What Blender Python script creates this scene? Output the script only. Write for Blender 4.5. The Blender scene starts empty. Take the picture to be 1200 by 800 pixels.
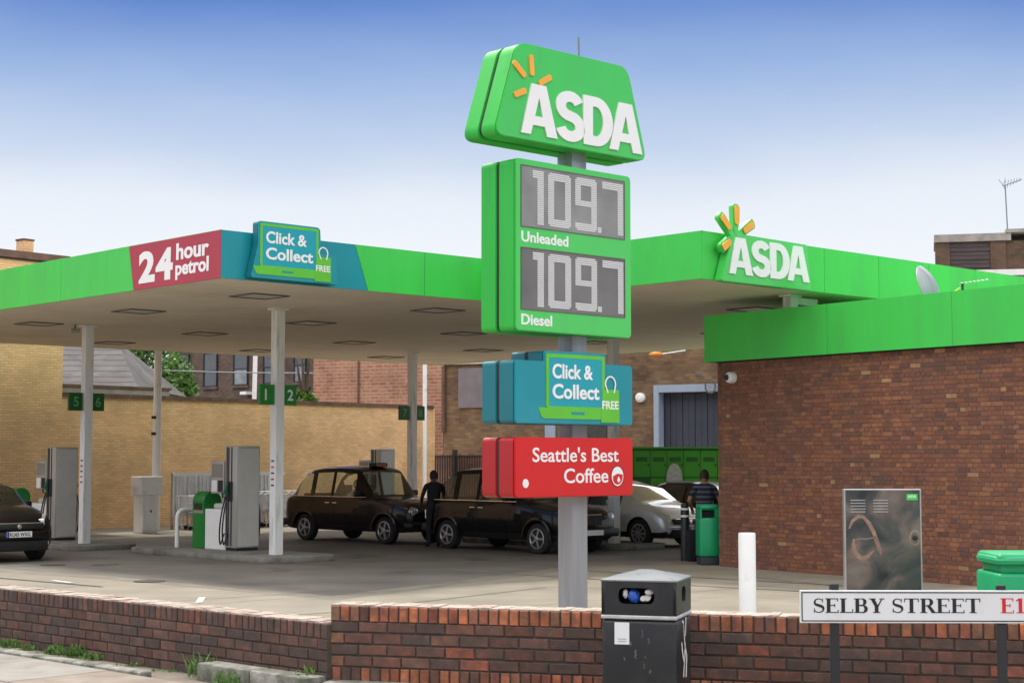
import bpy, bmesh, math, random
from mathutils import Vector, Matrix
random.seed(7)
C = bpy.context.scene.collection
SC = bpy.context.scene
R = math.radians

# ---------------------------------------------------------------- camera
FPX = 1916.0; ZC = 2.05; PITCH = math.atan(135/FPX)
cam = bpy.data.cameras.new('camera'); camo = bpy.data.objects.new('camera', cam); C.objects.link(camo)
cam.sensor_width = 36; cam.lens = FPX/1200*36; cam.clip_end = 2000; cam.clip_start = 0.1
camo.location = (0, 0, ZC); camo.rotation_euler = (math.pi/2+PITCH, 0, 0)
SC.camera = camo

def W(px, py, Y):
    u = (px-600)/FPX; v = (400-py)/FPX
    d = Vector((u, math.cos(PITCH)-v*math.sin(PITCH), math.sin(PITCH)+v*math.cos(PITCH)))
    return Vector((0, 0, ZC)) + d*(Y/d.y)
def G(px, py, z=0.0):
    u = (px-600)/FPX; v = (400-py)/FPX
    d = Vector((u, math.cos(PITCH)-v*math.sin(PITCH), math.sin(PITCH)+v*math.cos(PITCH)))
    return Vector((0, 0, ZC)) + d*((z-ZC)/d.z)

# ---------------------------------------------------------------- world
SUN_AZ = R(-38.5)      # direction the light comes from, clockwise from +Y
SUN_EL = R(59)
w = bpy.data.worlds.new('World'); SC.world = w; w.use_nodes = True
nt = w.node_tree; N = nt.nodes; L = nt.links; N.clear()
out = N.new('ShaderNodeOutputWorld'); bg = N.new('ShaderNodeBackground'); bg2 = N.new('ShaderNodeBackground')
sky = N.new('ShaderNodeTexSky'); sky.sky_type = 'NISHITA'; sky.sun_disc = False
sky.sun_elevation = SUN_EL; sky.sun_rotation = SUN_AZ; sky.dust_density = 1.5
tc = N.new('ShaderNodeTexCoord'); sx = N.new('ShaderNodeSeparateXYZ'); L.new(tc.outputs['Generated'], sx.inputs[0])
ramp = N.new('ShaderNodeValToRGB')
cr = ramp.color_ramp; cr.interpolation = 'LINEAR'
stops = [(0.0, (.60, .62, .655)), (.12, (.60, .625, .665)), (.155, (.56, .59, .64)), (.188, (.385, .455, .58)),
         (.225, (.225, .32, .52)), (.275, (.068, .150, .41)), (.42, (.055, .13, .38)), (1.0, (.055, .13, .37))]
while len(cr.elements) < len(stops): cr.elements.new(.5)
for e, (p, c) in zip(cr.elements, stops): e.position = p; e.color = (*c, 1)
nz = N.new('ShaderNodeTexNoise'); nz.inputs['Scale'].default_value = 2.2; nz.inputs['Detail'].default_value = 6
mp = N.new('ShaderNodeMapping'); mp.inputs['Scale'].default_value = (1.3, 1.3, 4.0); L.new(tc.outputs['Generated'], mp.inputs[0]); L.new(mp.outputs[0], nz.inputs[0])
wob = N.new('ShaderNodeMath'); wob.operation = 'MULTIPLY_ADD'; wob.inputs[1].default_value = .06; L.new(nz.outputs[0], wob.inputs[0])
sub = N.new('ShaderNodeMath'); sub.operation = 'SUBTRACT'; sub.inputs[1].default_value = .03; L.new(sx.outputs[2], sub.inputs[0]); L.new(sub.outputs[0], wob.inputs[2])
L.new(wob.outputs[0], ramp.inputs[0])
# broken cloud cover overhead and round about (higher than the strip in view)
nz2 = N.new('ShaderNodeTexNoise'); nz2.inputs['Scale'].default_value = 1.6; nz2.inputs['Detail'].default_value = 7
L.new(tc.outputs['Generated'], nz2.inputs[0])
cmr = N.new('ShaderNodeMapRange'); cmr.inputs[1].default_value = .34; cmr.inputs[2].default_value = .52; L.new(nz2.outputs[0], cmr.inputs[0])
emr = N.new('ShaderNodeMapRange'); emr.inputs[1].default_value = .31; emr.inputs[2].default_value = .5; L.new(sx.outputs[2], emr.inputs[0])
mul = N.new('ShaderNodeMath'); mul.operation = 'MULTIPLY'; L.new(cmr.outputs[0], mul.inputs[0]); L.new(emr.outputs[0], mul.inputs[1])
mixc = N.new('ShaderNodeMix'); mixc.data_type = 'RGBA'; L.new(mul.outputs[0], mixc.inputs[0]); L.new(ramp.outputs[0], mixc.inputs[6]); mixc.inputs[7].default_value = (2.15, 2.08, 1.95, 1)
L.new(sky.outputs[0], bg.inputs[0]); bg.inputs[1].default_value = 0.05
L.new(mixc.outputs[2], bg2.inputs[0]); bg2.inputs[1].default_value = 1.0
ms = N.new('ShaderNodeMixShader'); ms.inputs[0].default_value = .93
L.new(bg.outputs[0], ms.inputs[1]); L.new(bg2.outputs[0], ms.inputs[2]); L.new(ms.outputs[0], out.inputs[0])

sun = bpy.data.lights.new('sun', 'SUN'); sun.energy = 2.0; sun.angle = R(6); sun.color = (1, .95, .86)
suno = bpy.data.objects.new('sun', sun); C.objects.link(suno)
sd = Vector((math.sin(SUN_AZ)*math.cos(SUN_EL), math.cos(SUN_AZ)*math.cos(SUN_EL), math.sin(SUN_EL)))
suno.rotation_euler = sd.to_track_quat('Z', 'Y').to_euler(); suno.location = (0, -5, 30)
vs = SC.view_settings; vs.view_transform = 'Standard'; vs.look = 'None'; vs.exposure = 0.62; vs.gamma = 1
SC.cycles.max_bounces = 8; SC.cycles.transparent_max_bounces = 12

# ---------------------------------------------------------------- materials
def mat(name, col, rough=.6, metal=0.0, var=.12, scale=4.0, bump=0.0, bscale=60.0, dirt=None, coat=0.0, dscale=1.2, dlo=.52, dhi=.68, stretch=(1, 1, 1), orand=0):
    m = bpy.data.materials.new(name); m.use_nodes = True
    n = m.node_tree.nodes; l = m.node_tree.links; b = n['Principled BSDF']
    b.inputs['Roughness'].default_value = rough; b.inputs['Metallic'].default_value = metal
    b.inputs['Coat Weight'].default_value = coat; b.inputs['Coat Roughness'].default_value = .06
    t = n.new('ShaderNodeTexCoord'); mpn = n.new('ShaderNodeMapping'); mpn.inputs['Scale'].default_value = stretch
    l.new(t.outputs['Object'], mpn.inputs[0])
    oi = n.new('ShaderNodeObjectInfo'); om = n.new('ShaderNodeMath'); om.operation = 'MULTIPLY'; om.inputs[1].default_value = 41.0; l.new(oi.outputs['Random'], om.inputs[0]); l.new(om.outputs[0], mpn.inputs['Location'])
    z = n.new('ShaderNodeTexNoise'); z.inputs['Scale'].default_value = scale; z.inputs['Detail'].default_value = 5; l.new(mpn.outputs[0], z.inputs[0])
    mx = n.new('ShaderNodeMix'); mx.data_type = 'RGBA'
    mx.inputs[6].default_value = (*[c*(1-var) for c in col], 1); mx.inputs[7].default_value = (*[min(1, c*(1+var)) for c in col], 1)
    mr = n.new('ShaderNodeMapRange'); mr.inputs[1].default_value = .3; mr.inputs[2].default_value = .7; l.new(z.outputs[0], mr.inputs[0]); l.new(mr.outputs[0], mx.inputs[0])
    o = mx.outputs[2]
    if dirt:
        z2 = n.new('ShaderNodeTexNoise'); z2.inputs['Scale'].default_value = dscale; z2.inputs['Detail'].default_value = 8; z2.inputs['Roughness'].default_value = .65; l.new(mpn.outputs[0], z2.inputs[0])
        r2 = n.new('ShaderNodeMapRange'); r2.inputs[1].default_value = dlo; r2.inputs[2].default_value = dhi; l.new(z2.outputs[0], r2.inputs[0])
        m2 = n.new('ShaderNodeMix'); m2.data_type = 'RGBA'; l.new(r2.outputs[0], m2.inputs[0]); l.new(o, m2.inputs[6]); m2.inputs[7].default_value = (*dirt, 1)
        o = m2.outputs[2]
    if orand:
        rr = n.new('ShaderNodeMapRange'); rr.inputs[3].default_value = 1-orand; rr.inputs[4].default_value = 1+orand; l.new(oi.outputs['Random'], rr.inputs[0])
        vv = n.new('ShaderNodeVectorMath'); vv.operation = 'SCALE'; l.new(o, vv.inputs[0]); l.new(rr.outputs[0], vv.inputs['Scale']); o = vv.outputs[0]
    l.new(o, b.inputs['Base Color'])
    if bump:
        z3 = n.new('ShaderNodeTexNoise'); z3.inputs['Scale'].default_value = bscale; z3.inputs['Detail'].default_value = 4; l.new(t.outputs['Object'], z3.inputs[0])
        bp = n.new('ShaderNodeBump'); bp.inputs['Strength'].default_value = bump; bp.inputs['Distance'].default_value = .01; l.new(z3.outputs[0], bp.inputs['Height']); l.new(bp.outputs[0], b.inputs['Normal'])
    return m

def brickmat(name, c1, c2, mortar, bw=.225, bh=.075, var=(.7, 1.2), patch=None, mort=.01, axis='xz'):
    m = bpy.data.materials.new(name); m.use_nodes = True
    n = m.node_tree.nodes; l = m.node_tree.links; b = n['Principled BSDF']; b.inputs['Roughness'].default_value = .9
    t = n.new('ShaderNodeTexCoord'); s = n.new('ShaderNodeSeparateXYZ'); c = n.new('ShaderNodeCombineXYZ')
    l.new(t.outputs['Object'], s.inputs[0])
    ad = n.new('ShaderNodeMath'); ad.operation = 'ADD'; l.new(s.outputs[0], ad.inputs[0]); l.new(s.outputs[1], ad.inputs[1])
    l.new(ad.outputs[0], c.inputs[0]); l.new(s.outputs[2], c.inputs[1])
    br = n.new('ShaderNodeTexBrick'); l.new(c.outputs[0], br.inputs[0])
    br.inputs['Scale'].default_value = 1; br.inputs['Brick Width'].default_value = bw; br.inputs['Row Height'].default_value = bh
    br.inputs['Mortar Size'].default_value = mort; br.inputs['Mortar Smooth'].default_value = .3; br.inputs['Bias'].default_value = -.1
    br.inputs['Color1'].default_value = (*c1, 1); br.inputs['Color2'].default_value = (*c2, 1); br.inputs['Mortar'].default_value = (*mortar, 1)
    z = n.new('ShaderNodeTexNoise'); z.inputs['Scale'].default_value = .9; z.inputs['Detail'].default_value = 6; l.new(t.outputs['Object'], z.inputs[0])
    r = n.new('ShaderNodeMapRange'); r.inputs[1].default_value = .3; r.inputs[2].default_value = .7; r.inputs[3].default_value = var[0]; r.inputs[4].default_value = var[1]; l.new(z.outputs[0], r.inputs[0])
    vm = n.new('ShaderNodeVectorMath'); vm.operation = 'SCALE'; l.new(br.outputs[0], vm.inputs[0]); l.new(r.outputs[0], vm.inputs['Scale'])
    o = vm.outputs[0]
    if patch:
        z2 = n.new('ShaderNodeTexNoise'); z2.inputs['Scale'].default_value = patch[1]; z2.inputs['Detail'].default_value = 9; z2.inputs['Roughness'].default_value = .7; l.new(t.outputs['Object'], z2.inputs[0])
        r2 = n.new('ShaderNodeMapRange'); r2.inputs[1].default_value = .5; r2.inputs[2].default_value = .66; l.new(z2.outputs[0], r2.inputs[0])
        m2 = n.new('ShaderNodeMix'); m2.data_type = 'RGBA'; l.new(r2.outputs[0], m2.inputs[0]); l.new(o, m2.inputs[6]); m2.inputs[7].default_value = (*patch[0], 1); o = m2.outputs[2]
    l.new(o, b.inputs['Base Color'])
    bp = n.new('ShaderNodeBump'); bp.invert = True; bp.inputs['Strength'].default_value = .7; bp.inputs['Distance'].default_value = .01
    l.new(br.outputs[1], bp.inputs['Height']); l.new(bp.outputs[0], b.inputs['Normal'])
    return m

def glassmat(name, tint, alpha, rough=.03):
    m = bpy.data.materials.new(name); m.use_nodes = True
    n = m.node_tree.nodes; l = m.node_tree.links; n.remove(n['Principled BSDF'])
    tr = n.new('ShaderNodeBsdfTransparent'); tr.inputs[0].default_value = (*tint, 1)
    gl = n.new('ShaderNodeBsdfGlossy'); gl.inputs['Roughness'].default_value = rough; gl.inputs[0].default_value = (1, 1, 1, 1)
    fr = n.new('ShaderNodeLayerWeight'); fr.inputs[0].default_value = .18
    ad = n.new('ShaderNodeMath'); ad.operation = 'MULTIPLY_ADD'; ad.inputs[1].default_value = .55; ad.inputs[2].default_value = alpha; l.new(fr.outputs['Facing'], ad.inputs[0])
    mx = n.new('ShaderNodeMixShader'); l.new(ad.outputs[0], mx.inputs[0]); l.new(tr.outputs[0], mx.inputs[1]); l.new(gl.outputs[0], mx.inputs[2])
    l.new(mx.outputs[0], n['Material Output'].inputs[0])
    return m

M = {}
GREEN = (.05, .60, .075)
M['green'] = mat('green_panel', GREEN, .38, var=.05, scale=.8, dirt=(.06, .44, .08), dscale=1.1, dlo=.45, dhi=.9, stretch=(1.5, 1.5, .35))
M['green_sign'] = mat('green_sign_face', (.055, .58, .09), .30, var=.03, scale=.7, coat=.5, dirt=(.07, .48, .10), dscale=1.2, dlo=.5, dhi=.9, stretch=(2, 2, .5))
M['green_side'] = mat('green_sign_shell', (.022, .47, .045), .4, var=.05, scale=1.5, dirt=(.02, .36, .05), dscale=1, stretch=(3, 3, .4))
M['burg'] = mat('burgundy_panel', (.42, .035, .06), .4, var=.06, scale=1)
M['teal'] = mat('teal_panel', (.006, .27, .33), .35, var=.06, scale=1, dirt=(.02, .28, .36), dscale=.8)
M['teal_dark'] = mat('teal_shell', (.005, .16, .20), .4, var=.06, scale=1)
M['teal_screen'] = mat('teal_screen', (.005, .34, .42), .3, var=.03)
M['lime'] = mat('lime_panel', (.12, .52, .035), .4, var=.05)
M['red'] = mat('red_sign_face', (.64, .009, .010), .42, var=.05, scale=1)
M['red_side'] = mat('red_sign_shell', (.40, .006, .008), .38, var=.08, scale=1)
M['white'] = mat('white_lettering', (.86, .86, .86), .4, var=.02)
M['orange'] = mat('orange_ray', (.92, .42, .05), .4, var=.05)
M['soffit'] = mat('soffit_paint', (.76, .68, .56), .6, var=.05, scale=.4, dirt=(.64, .57, .46), dscale=.35)
M['col'] = mat('column_paint', (.80, .80, .79), .45, var=.05, scale=2, dirt=(.5, .49, .47), dscale=2, stretch=(4, 4, .5))
M['whitepaint'] = mat('white_paint', (.86, .86, .84), .4, var=.04, dirt=(.55, .53, .49), dscale=1.6, dlo=.55, dhi=.8)
M['polegrey'] = mat('pole_paint', (.33, .34, .37), .4, metal=.2, var=.10, scale=3, dirt=(.25, .26, .28), dscale=1.5, stretch=(6, 6, .3))
M['black'] = mat('black_plastic', (.012, .012, .014), .45, var=.2)
M['matblack'] = mat('matt_black', (.02, .02, .022), .6, var=.2)
M['steel'] = mat('steel', (.5, .5, .5), .35, metal=.8, var=.1, scale=6)
M['steelwire'] = mat('bright_wire', (.75, .75, .76), .4, metal=.3, var=.1)
M['pumpgrey'] = mat('pump_grey_panel', (.43, .42, .39), .4, metal=.25, var=.06, scale=2, stretch=(5, 5, .4))
M['pumplight'] = mat('pump_light_panel', (.62, .61, .57), .42, metal=.1, var=.05)
M['bingreen'] = mat('bin_green', (.008, .33, .13), .42, var=.06)
M['bindark'] = mat('dark_bin_base', (.03, .04, .045), .55)
M['concrete'] = mat('kerb_concrete', (.27, .26, .23), .9, var=.3, scale=9, bump=.7, bscale=60, dirt=(.10, .105, .075), dscale=6, dlo=.42, dhi=.62)
M['islandc'] = mat('island_concrete', (.20, .19, .17), .85, var=.2, scale=5, bump=.3, dirt=(.09, .085, .08), dscale=2)
M['mortar'] = mat('dark_mortar', (.075, .062, .05), .95, var=.25, scale=20, bump=.4)
M['mortarl'] = mat('light_mortar', (.17, .115, .085), .95, var=.2, scale=20)
M['flaunch'] = mat('wall_top_mortar', (.42, .35, .29), .95, var=.25, scale=14, bump=.8, bscale=60, dirt=(.25, .13, .09), dscale=9)
M['coping'] = mat('coping_tile', (.13, .075, .055), .85, var=.3, scale=3, bump=.3)
M['stone'] = mat('coping_stone', (.30, .27, .24), .85, var=.2, scale=3, bump=.3)
M['slate'] = mat('slate_roof', (.085, .078, .077), .85, var=.3, scale=1.5, dirt=(.13, .118, .11), dscale=.8, bump=.3, bscale=6)
M['darkglass'] = mat('window_glass', (.05, .06, .07), .06, var=.2, coat=.6)
M['blueframe'] = mat('blue_grey_steel', (.33, .39, .50), .5, var=.06)
M['shutter'] = mat('dark_blue_door', (.045, .05, .075), .5, var=.15, scale=2)
M['yellowbrick'] = brickmat('yellow_stock_brick', (.86, .52, .25), (.68, .41, .19), (.56, .42, .27), var=(.84, 1.14))
M['brownbrick'] = brickmat('brown_stock_brick', (.24, .14, .07), (.13, .075, .045), (.16, .12, .085), var=(.6, 1.3), bw=.28, bh=.11)
M['pinkbrick'] = brickmat('rough_red_brick', (.42, .19, .12), (.30, .115, .075), (.42, .27, .19), var=(.7, 1.25), bw=.4, bh=.14, mort=.03, patch=((.43, .27, .18), 3.2))
M['darkbrick'] = brickmat('sooty_brick', (.15, .095, .068), (.095, .062, .05), (.075, .062, .052), var=(.7, 1.3), bw=.28, bh=.12)
M['redbrick'] = brickmat('red_brick_far', (.26, .11, .07), (.17, .075, .055), (.2, .14, .11), bw=.3, bh=.1)
M['dkslat'] = mat('weathered_slat', (.075, .055, .055), .8, var=.25, scale=3, stretch=(.5, 1, 6))
M['carblack'] = mat('black_car_paint', (.005, .005, .006), .3, var=.2, coat=.55)
M['carmaroon'] = mat('very_dark_maroon_car_paint', (.013, .008, .008), .3, var=.2, coat=.55)
M['carbrown'] = mat('dark_brown_car_paint', (.009, .0075, .007), .3, var=.2, coat=.55)
M['carsilver'] = mat('silver_car_paint', (.82, .82, .81), .3, metal=.35, var=.05, coat=1.0)
M['tyre'] = mat('tyre_rubber', (.016, .016, .016), .8, var=.2)
M['alloy'] = mat('alloy_wheel', (.42, .42, .42), .35, metal=.7, var=.1)
M['chrome'] = mat('chrome', (.75, .75, .75), .12, metal=1, var=.05)
M['lamp'] = mat('headlamp_glass', (.72, .74, .76), .08, metal=.35, var=.2, scale=20, coat=1)
M['taillamp'] = mat('tail_lamp', (.35, .01, .01), .2, coat=1)
M['glass'] = glassmat('car_glass', (.80, .84, .80), .06)
M['glassd'] = glassmat('tinted_car_glass', (.20, .24, .23), .10)
M['screenglass'] = glassmat('windscreen_glass', (.72, .82, .78), .08)
M['brightscreen'] = glassmat('bright_windscreen_glass', (.45, .5, .5), .62, .08)
M['matblack2'] = mat('rough_black_trim', (.008, .008, .009), .85, var=.2)
M['amber'] = mat('amber_lamp', (.75, .25, .03), .4)
M['plate'] = mat('number_plate', (.78, .78, .76), .5, var=.03)
M['euroblue'] = mat('plate_blue', (.01, .05, .4), .5)
M['skin'] = mat('skin', (.35, .19, .13), .6, var=.08)
M['skind'] = mat('darker_skin', (.13, .07, .045), .6, var=.08)
M['hair'] = mat('dark_hair', (.018, .014, .012), .7, var=.3, scale=40)
M['hairbr'] = mat('brown_hair', (.045, .022, .014), .7, var=.3, scale=40)
M['cloth_black'] = mat('black_cloth', (.012, .013, .018), .9, var=.3, scale=8)
M['cloth_dark'] = mat('dark_jeans', (.02, .022, .03), .9, var=.3, scale=8)
M['cloth_blue'] = mat('pale_blue_shirt', (.32, .42, .52), .9, var=.15)
M['leaf'] = mat('leaf_green', (.09, .20, .035), .6, var=.35, scale=3)
M['leaf2'] = mat('leaf_light_green', (.13, .26, .05), .6, var=.3, scale=3)
M['weed'] = mat('weed_green', (.10, .21, .04), .6, var=.35, scale=30)
M['bark'] = mat('bark', (.08, .06, .045), .9, var=.3, bump=.5, bscale=20)
M['binbody'] = mat('litter_bin_black', (.013, .014, .016), .40, var=.25, scale=5, dirt=(.03, .031, .033), dscale=5, dlo=.5, dhi=.75, bump=.12, bscale=180)
M['binlid'] = mat('litter_bin_lid', (.17, .18, .19), .42, metal=.25, var=.12, scale=7, dirt=(.10, .105, .11), dscale=7)
M['band'] = mat('worn_steel_band', (.50, .50, .50), .42, metal=.3, var=.15, scale=12)
M['inside'] = mat('bin_inside', (.006, .006, .006), .9)
M['blueplastic'] = mat('blue_wrapper', (.02, .10, .45), .35, var=.4, scale=30)
M['paper'] = mat('paper_waste', (.62, .60, .58), .7, var=.25, scale=25)
M['plateface'] = mat('street_plate_enamel', (.72, .73, .74), .35, var=.03, scale=3, dirt=(.60, .60, .58), dscale=5, dlo=.55, dhi=.8)
M['ink'] = mat('black_letters', (.012, .012, .013), .45)
M['redink'] = mat('red_letters', (.62, .012, .02), .45)
M['lockgreen'] = mat('locker_green', (.07, .38, .03), .45, var=.08, scale=2)
M['lockdark'] = mat('locker_dark_green', (.03, .15, .02), .5, var=.1)
M['poster'] = mat('pale_poster', (.55, .58, .50), .6, var=.15, scale=12)
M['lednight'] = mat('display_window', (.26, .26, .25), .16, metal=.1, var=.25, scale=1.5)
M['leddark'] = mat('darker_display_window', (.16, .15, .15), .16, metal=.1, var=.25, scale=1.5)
M['segment'] = mat('display_segment', (.68, .68, .68), .5, var=.03)
M['greynum'] = mat('faded_number', (.10, .38, .12), .5)
M['numgreen'] = mat('pump_number_green', (.015, .24, .03), .45, var=.05)
M['numgreend'] = mat('deep_pump_number_green', (.008, .10, .018), .45, var=.05)
M['lightdiff'] = mat('unlit_diffuser', (.48, .46, .42), .35, var=.05)
M['frame'] = mat('dark_frame', (.12, .105, .09), .5)
M['palewire'] = mat('aerial_metal', (.22, .23, .24), .5, metal=.5)
M['polycarb'] = mat('frosted_bay_panel', (.93, .94, .93), .35, var=.25, scale=5, dirt=(.55, .57, .53), dscale=3, stretch=(3, 3, .6))
M['redlabel'] = mat('red_label', (.5, .03, .05), .5); M['bluelabel'] = mat('blue_label', (.03, .05, .25), .5)
M['nozzle'] = mat('green_nozzle', (.01, .10, .06), .4); M['yellow'] = mat('yellow_hose_cover', (.75, .62, .12), .5)

def stainless():
    m = bpy.data.materials.new('scuffed_stainless'); m.use_nodes = True
    n = m.node_tree.nodes; l = m.node_tree.links; b = n['Principled BSDF']; b.inputs['Metallic'].default_value = .85
    t = n.new('ShaderNodeTexCoord')
    z = n.new('ShaderNodeTexNoise'); z.inputs['Scale'].default_value = 2.4; z.inputs['Detail'].default_value = 3; z.inputs['Distortion'].default_value = .7; l.new(t.outputs['Object'], z.inputs[0])
    r = n.new('ShaderNodeValToRGB'); l.new(z.outputs[0], r.inputs[0]); e = r.color_ramp.elements
    e[0].position = .30; e[0].color = (.05, .055, .055, 1); e[1].position = .72; e[1].color = (.27, .25, .235, 1)
    a = e.new(.5); a.color = (.12, .12, .115, 1); a = e.new(.58); a.color = (.21, .165, .14, 1)
    l.new(r.outputs[0], b.inputs['Base Color']); b.inputs['Roughness'].default_value = .42
    z2 = n.new('ShaderNodeTexNoise'); z2.inputs['Scale'].default_value = 2.2; l.new(t.outputs['Object'], z2.inputs[0])
    bp = n.new('ShaderNodeBump'); bp.inputs['Strength'].default_value = .25; bp.inputs['Distance'].default_value = .02; l.new(z2.outputs[0], bp.inputs['Height']); l.new(bp.outputs[0], b.inputs['Normal'])
    return m
M['stainless'] = stainless()

def striped():
    m = bpy.data.materials.new('striped_polo'); m.use_nodes = True
    n = m.node_tree.nodes; l = m.node_tree.links; b = n['Principled BSDF']; b.inputs['Roughness'].default_value = .9
    t = n.new('ShaderNodeTexCoord'); s = n.new('ShaderNodeSeparateXYZ'); l.new(t.outputs['Object'], s.inputs[0])
    a = n.new('ShaderNodeMath'); a.operation = 'MULTIPLY'; a.inputs[1].default_value = 10.5; l.new(s.outputs[2], a.inputs[0])
    f = n.new('ShaderNodeMath'); f.operation = 'FRACT'; l.new(a.outputs[0], f.inputs[0])
    g = n.new('ShaderNodeMath'); g.operation = 'GREATER_THAN'; g.inputs[1].default_value = .70; l.new(f.outputs[0], g.inputs[0])
    mx = n.new('ShaderNodeMix'); mx.data_type = 'RGBA'; l.new(g.outputs[0], mx.inputs[0]); mx.inputs[6].default_value = (.022, .026, .05, 1); mx.inputs[7].default_value = (.13, .13, .17, 1)
    l.new(mx.outputs[2], b.inputs['Base Color']); return m
M['striped'] = striped()

for q in ('carblack', 'carmaroon', 'carbrown'): M[q].node_tree.nodes['Principled BSDF'].inputs['Specular IOR Level'].default_value = .15; M[q].node_tree.nodes['Principled BSDF'].inputs['Coat Roughness'].default_value = .03
# ---------------------------------------------------------------- mesh helpers
class MB:
    def __init__(s): s.v = []; s.f = []; s.mi = []
    def add(s, vs, fs, mi=0):
        o = len(s.v); s.v += [tuple(v) for v in vs]; s.f += [tuple(i+o for i in f) for f in fs]; s.mi += [mi]*len(fs); return s
    def box(s, x0, x1, y0, y1, z0, z1, mi=0, mat4=None):
        vs = [Vector(p) for p in ((x0,y0,z0),(x1,y0,z0),(x1,y1,z0),(x0,y1,z0),(x0,y0,z1),(x1,y0,z1),(x1,y1,z1),(x0,y1,z1))]
        if mat4: vs = [mat4 @ v for v in vs]
        return s.add(vs, [(0,3,2,1),(4,5,6,7),(0,1,5,4),(1,2,6,5),(2,3,7,6),(3,0,4,7)], mi)
    def tube(s, pts, r, n=8, mi=0, closed=False):
        pts = [Vector(p) for p in pts]; rs = r if isinstance(r, (list, tuple)) else [r]*len(pts)
        k = len(pts); vs = []; up0 = None
        for i, p in enumerate(pts):
            a = pts[i-1] if i else p; b = pts[i+1] if i < k-1 else p
            t = (b-a).normalized()
            u = t.cross(Vector((0, 0, 1)) if abs(t.z) < .95 else Vector((1, 0, 0))) if up0 is None else up0 - t*up0.dot(t)
            u.normalize(); up0 = u; v = t.cross(u)
            for j in range(n):
                an = 2*math.pi*j/n; vs.append(p+(u*math.cos(an)+v*math.sin(an))*rs[i])
        fs = [(i*n+j, i*n+(j+1) % n, (i+1)*n+(j+1) % n, (i+1)*n+j) for i in range(k-1) for j in range(n)]
        fs += [tuple(range(n))[::-1], tuple((k-1)*n+j for j in range(n))]
        return s.add(vs, fs, mi)
    def lathe(s, prof, n=24, mi=0, axis='z', c=(0, 0, 0)):
        vs = []
        for (r, h) in prof:
            for j in range(n):
                a = 2*math.pi*j/n
                if axis == 'z': vs.append((c[0]+r*math.cos(a), c[1]+r*math.sin(a), c[2]+h))
                else: vs.append((c[0]+r*math.cos(a), c[1]+h, c[2]+r*math.sin(a)))
        k = len(prof)
        fs = [(i*n+j, i*n+(j+1) % n, (i+1)*n+(j+1) % n, (i+1)*n+j) for i in range(k-1) for j in range(n)]
        fs += [tuple(range(n))[::-1], tuple((k-1)*n+j for j in range(n))]
        return s.add(vs, fs, mi)
    def prism_y(s, poly, y0, y1, mi=0):     # polygon in (x,z), extruded along y
        n = len(poly); vs = [(x, y0, z) for x, z in poly]+[(x, y1, z) for x, z in poly]
        fs = [tuple(range(n)), tuple(range(n, 2*n))[::-1]]+[(i, i+n, (i+1) % n+n, (i+1) % n) for i in range(n)]
        return s.add(vs, fs, mi)
    def prism_z(s, poly, z0, z1, mi=0):
        n = len(poly); vs = [(x, y, z0) for x, y in poly]+[(x, y, z1) for x, y in poly]
        fs = [tuple(range(n))[::-1], tuple(range(n, 2*n))]+[(i, (i+1) % n, (i+1) % n+n, i+n) for i in range(n)]
        return s.add(vs, fs, mi)
    def mesh(s, name, mats):
        me = bpy.data.meshes.new(name); me.from_pydata(s.v, [], s.f)
        mats = mats if isinstance(mats, (list, tuple)) else [mats]
        for m in mats: me.materials.append(M[m] if isinstance(m, str) else m)
        me.polygons.foreach_set('material_index', s.mi)
        bm = bmesh.new(); bm.from_mesh(me); bmesh.ops.recalc_face_normals(bm, faces=bm.faces); bm.to_mesh(me); bm.free()
        me.update(); return me
    def build(s, name, mats, parent=None, bevel=0, smooth=False, loc=None, rz=0, seg=2):
        me = s.mesh(name, mats)
        if bevel:
            bm = bmesh.new(); bm.from_mesh(me)
            ed = [e for e in bm.edges if len(e.link_faces) == 2 and e.calc_face_angle(0) > R(35)]
            bmesh.ops.bevel(bm, geom=ed, offset=bevel, segments=seg, affect='EDGES', profile=.5, clamp_overlap=True); bm.to_mesh(me); bm.free()
        return link(name, me, parent, loc, rz, smooth or bevel > 0)

def link(name, me, parent=None, loc=None, rz=0, smooth=False):
    if smooth:
        me.polygons.foreach_set('use_smooth', [True]*len(me.polygons)); me.set_sharp_from_angle(angle=R(32))
    o = bpy.data.objects.new(name, me); C.objects.link(o)
    if parent: o.parent = parent
    if loc is not None: o.location = loc
    if rz: o.rotation_euler[2] = rz
    return o
def tag(o, label=None, cat=None, group=None, kind=None):
    if label: o['label'] = label
    if cat: o['category'] = cat
    if group: o['group'] = group
    if kind: o['kind'] = kind
    return o
def thing(name, loc, rz, label, cat, group=None):
    o = bpy.data.objects.new(name, None); C.objects.link(o); o.location = loc; o.rotation_euler = (0, 0, rz); o.empty_display_size = .2
    return tag(o, label, cat, group)
def copy_tree(o, parent=None):
    c = o.copy(); C.objects.link(c); c.parent = parent
    for ch in list(o.children):
        copy_tree(ch, c)
    return c

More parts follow.
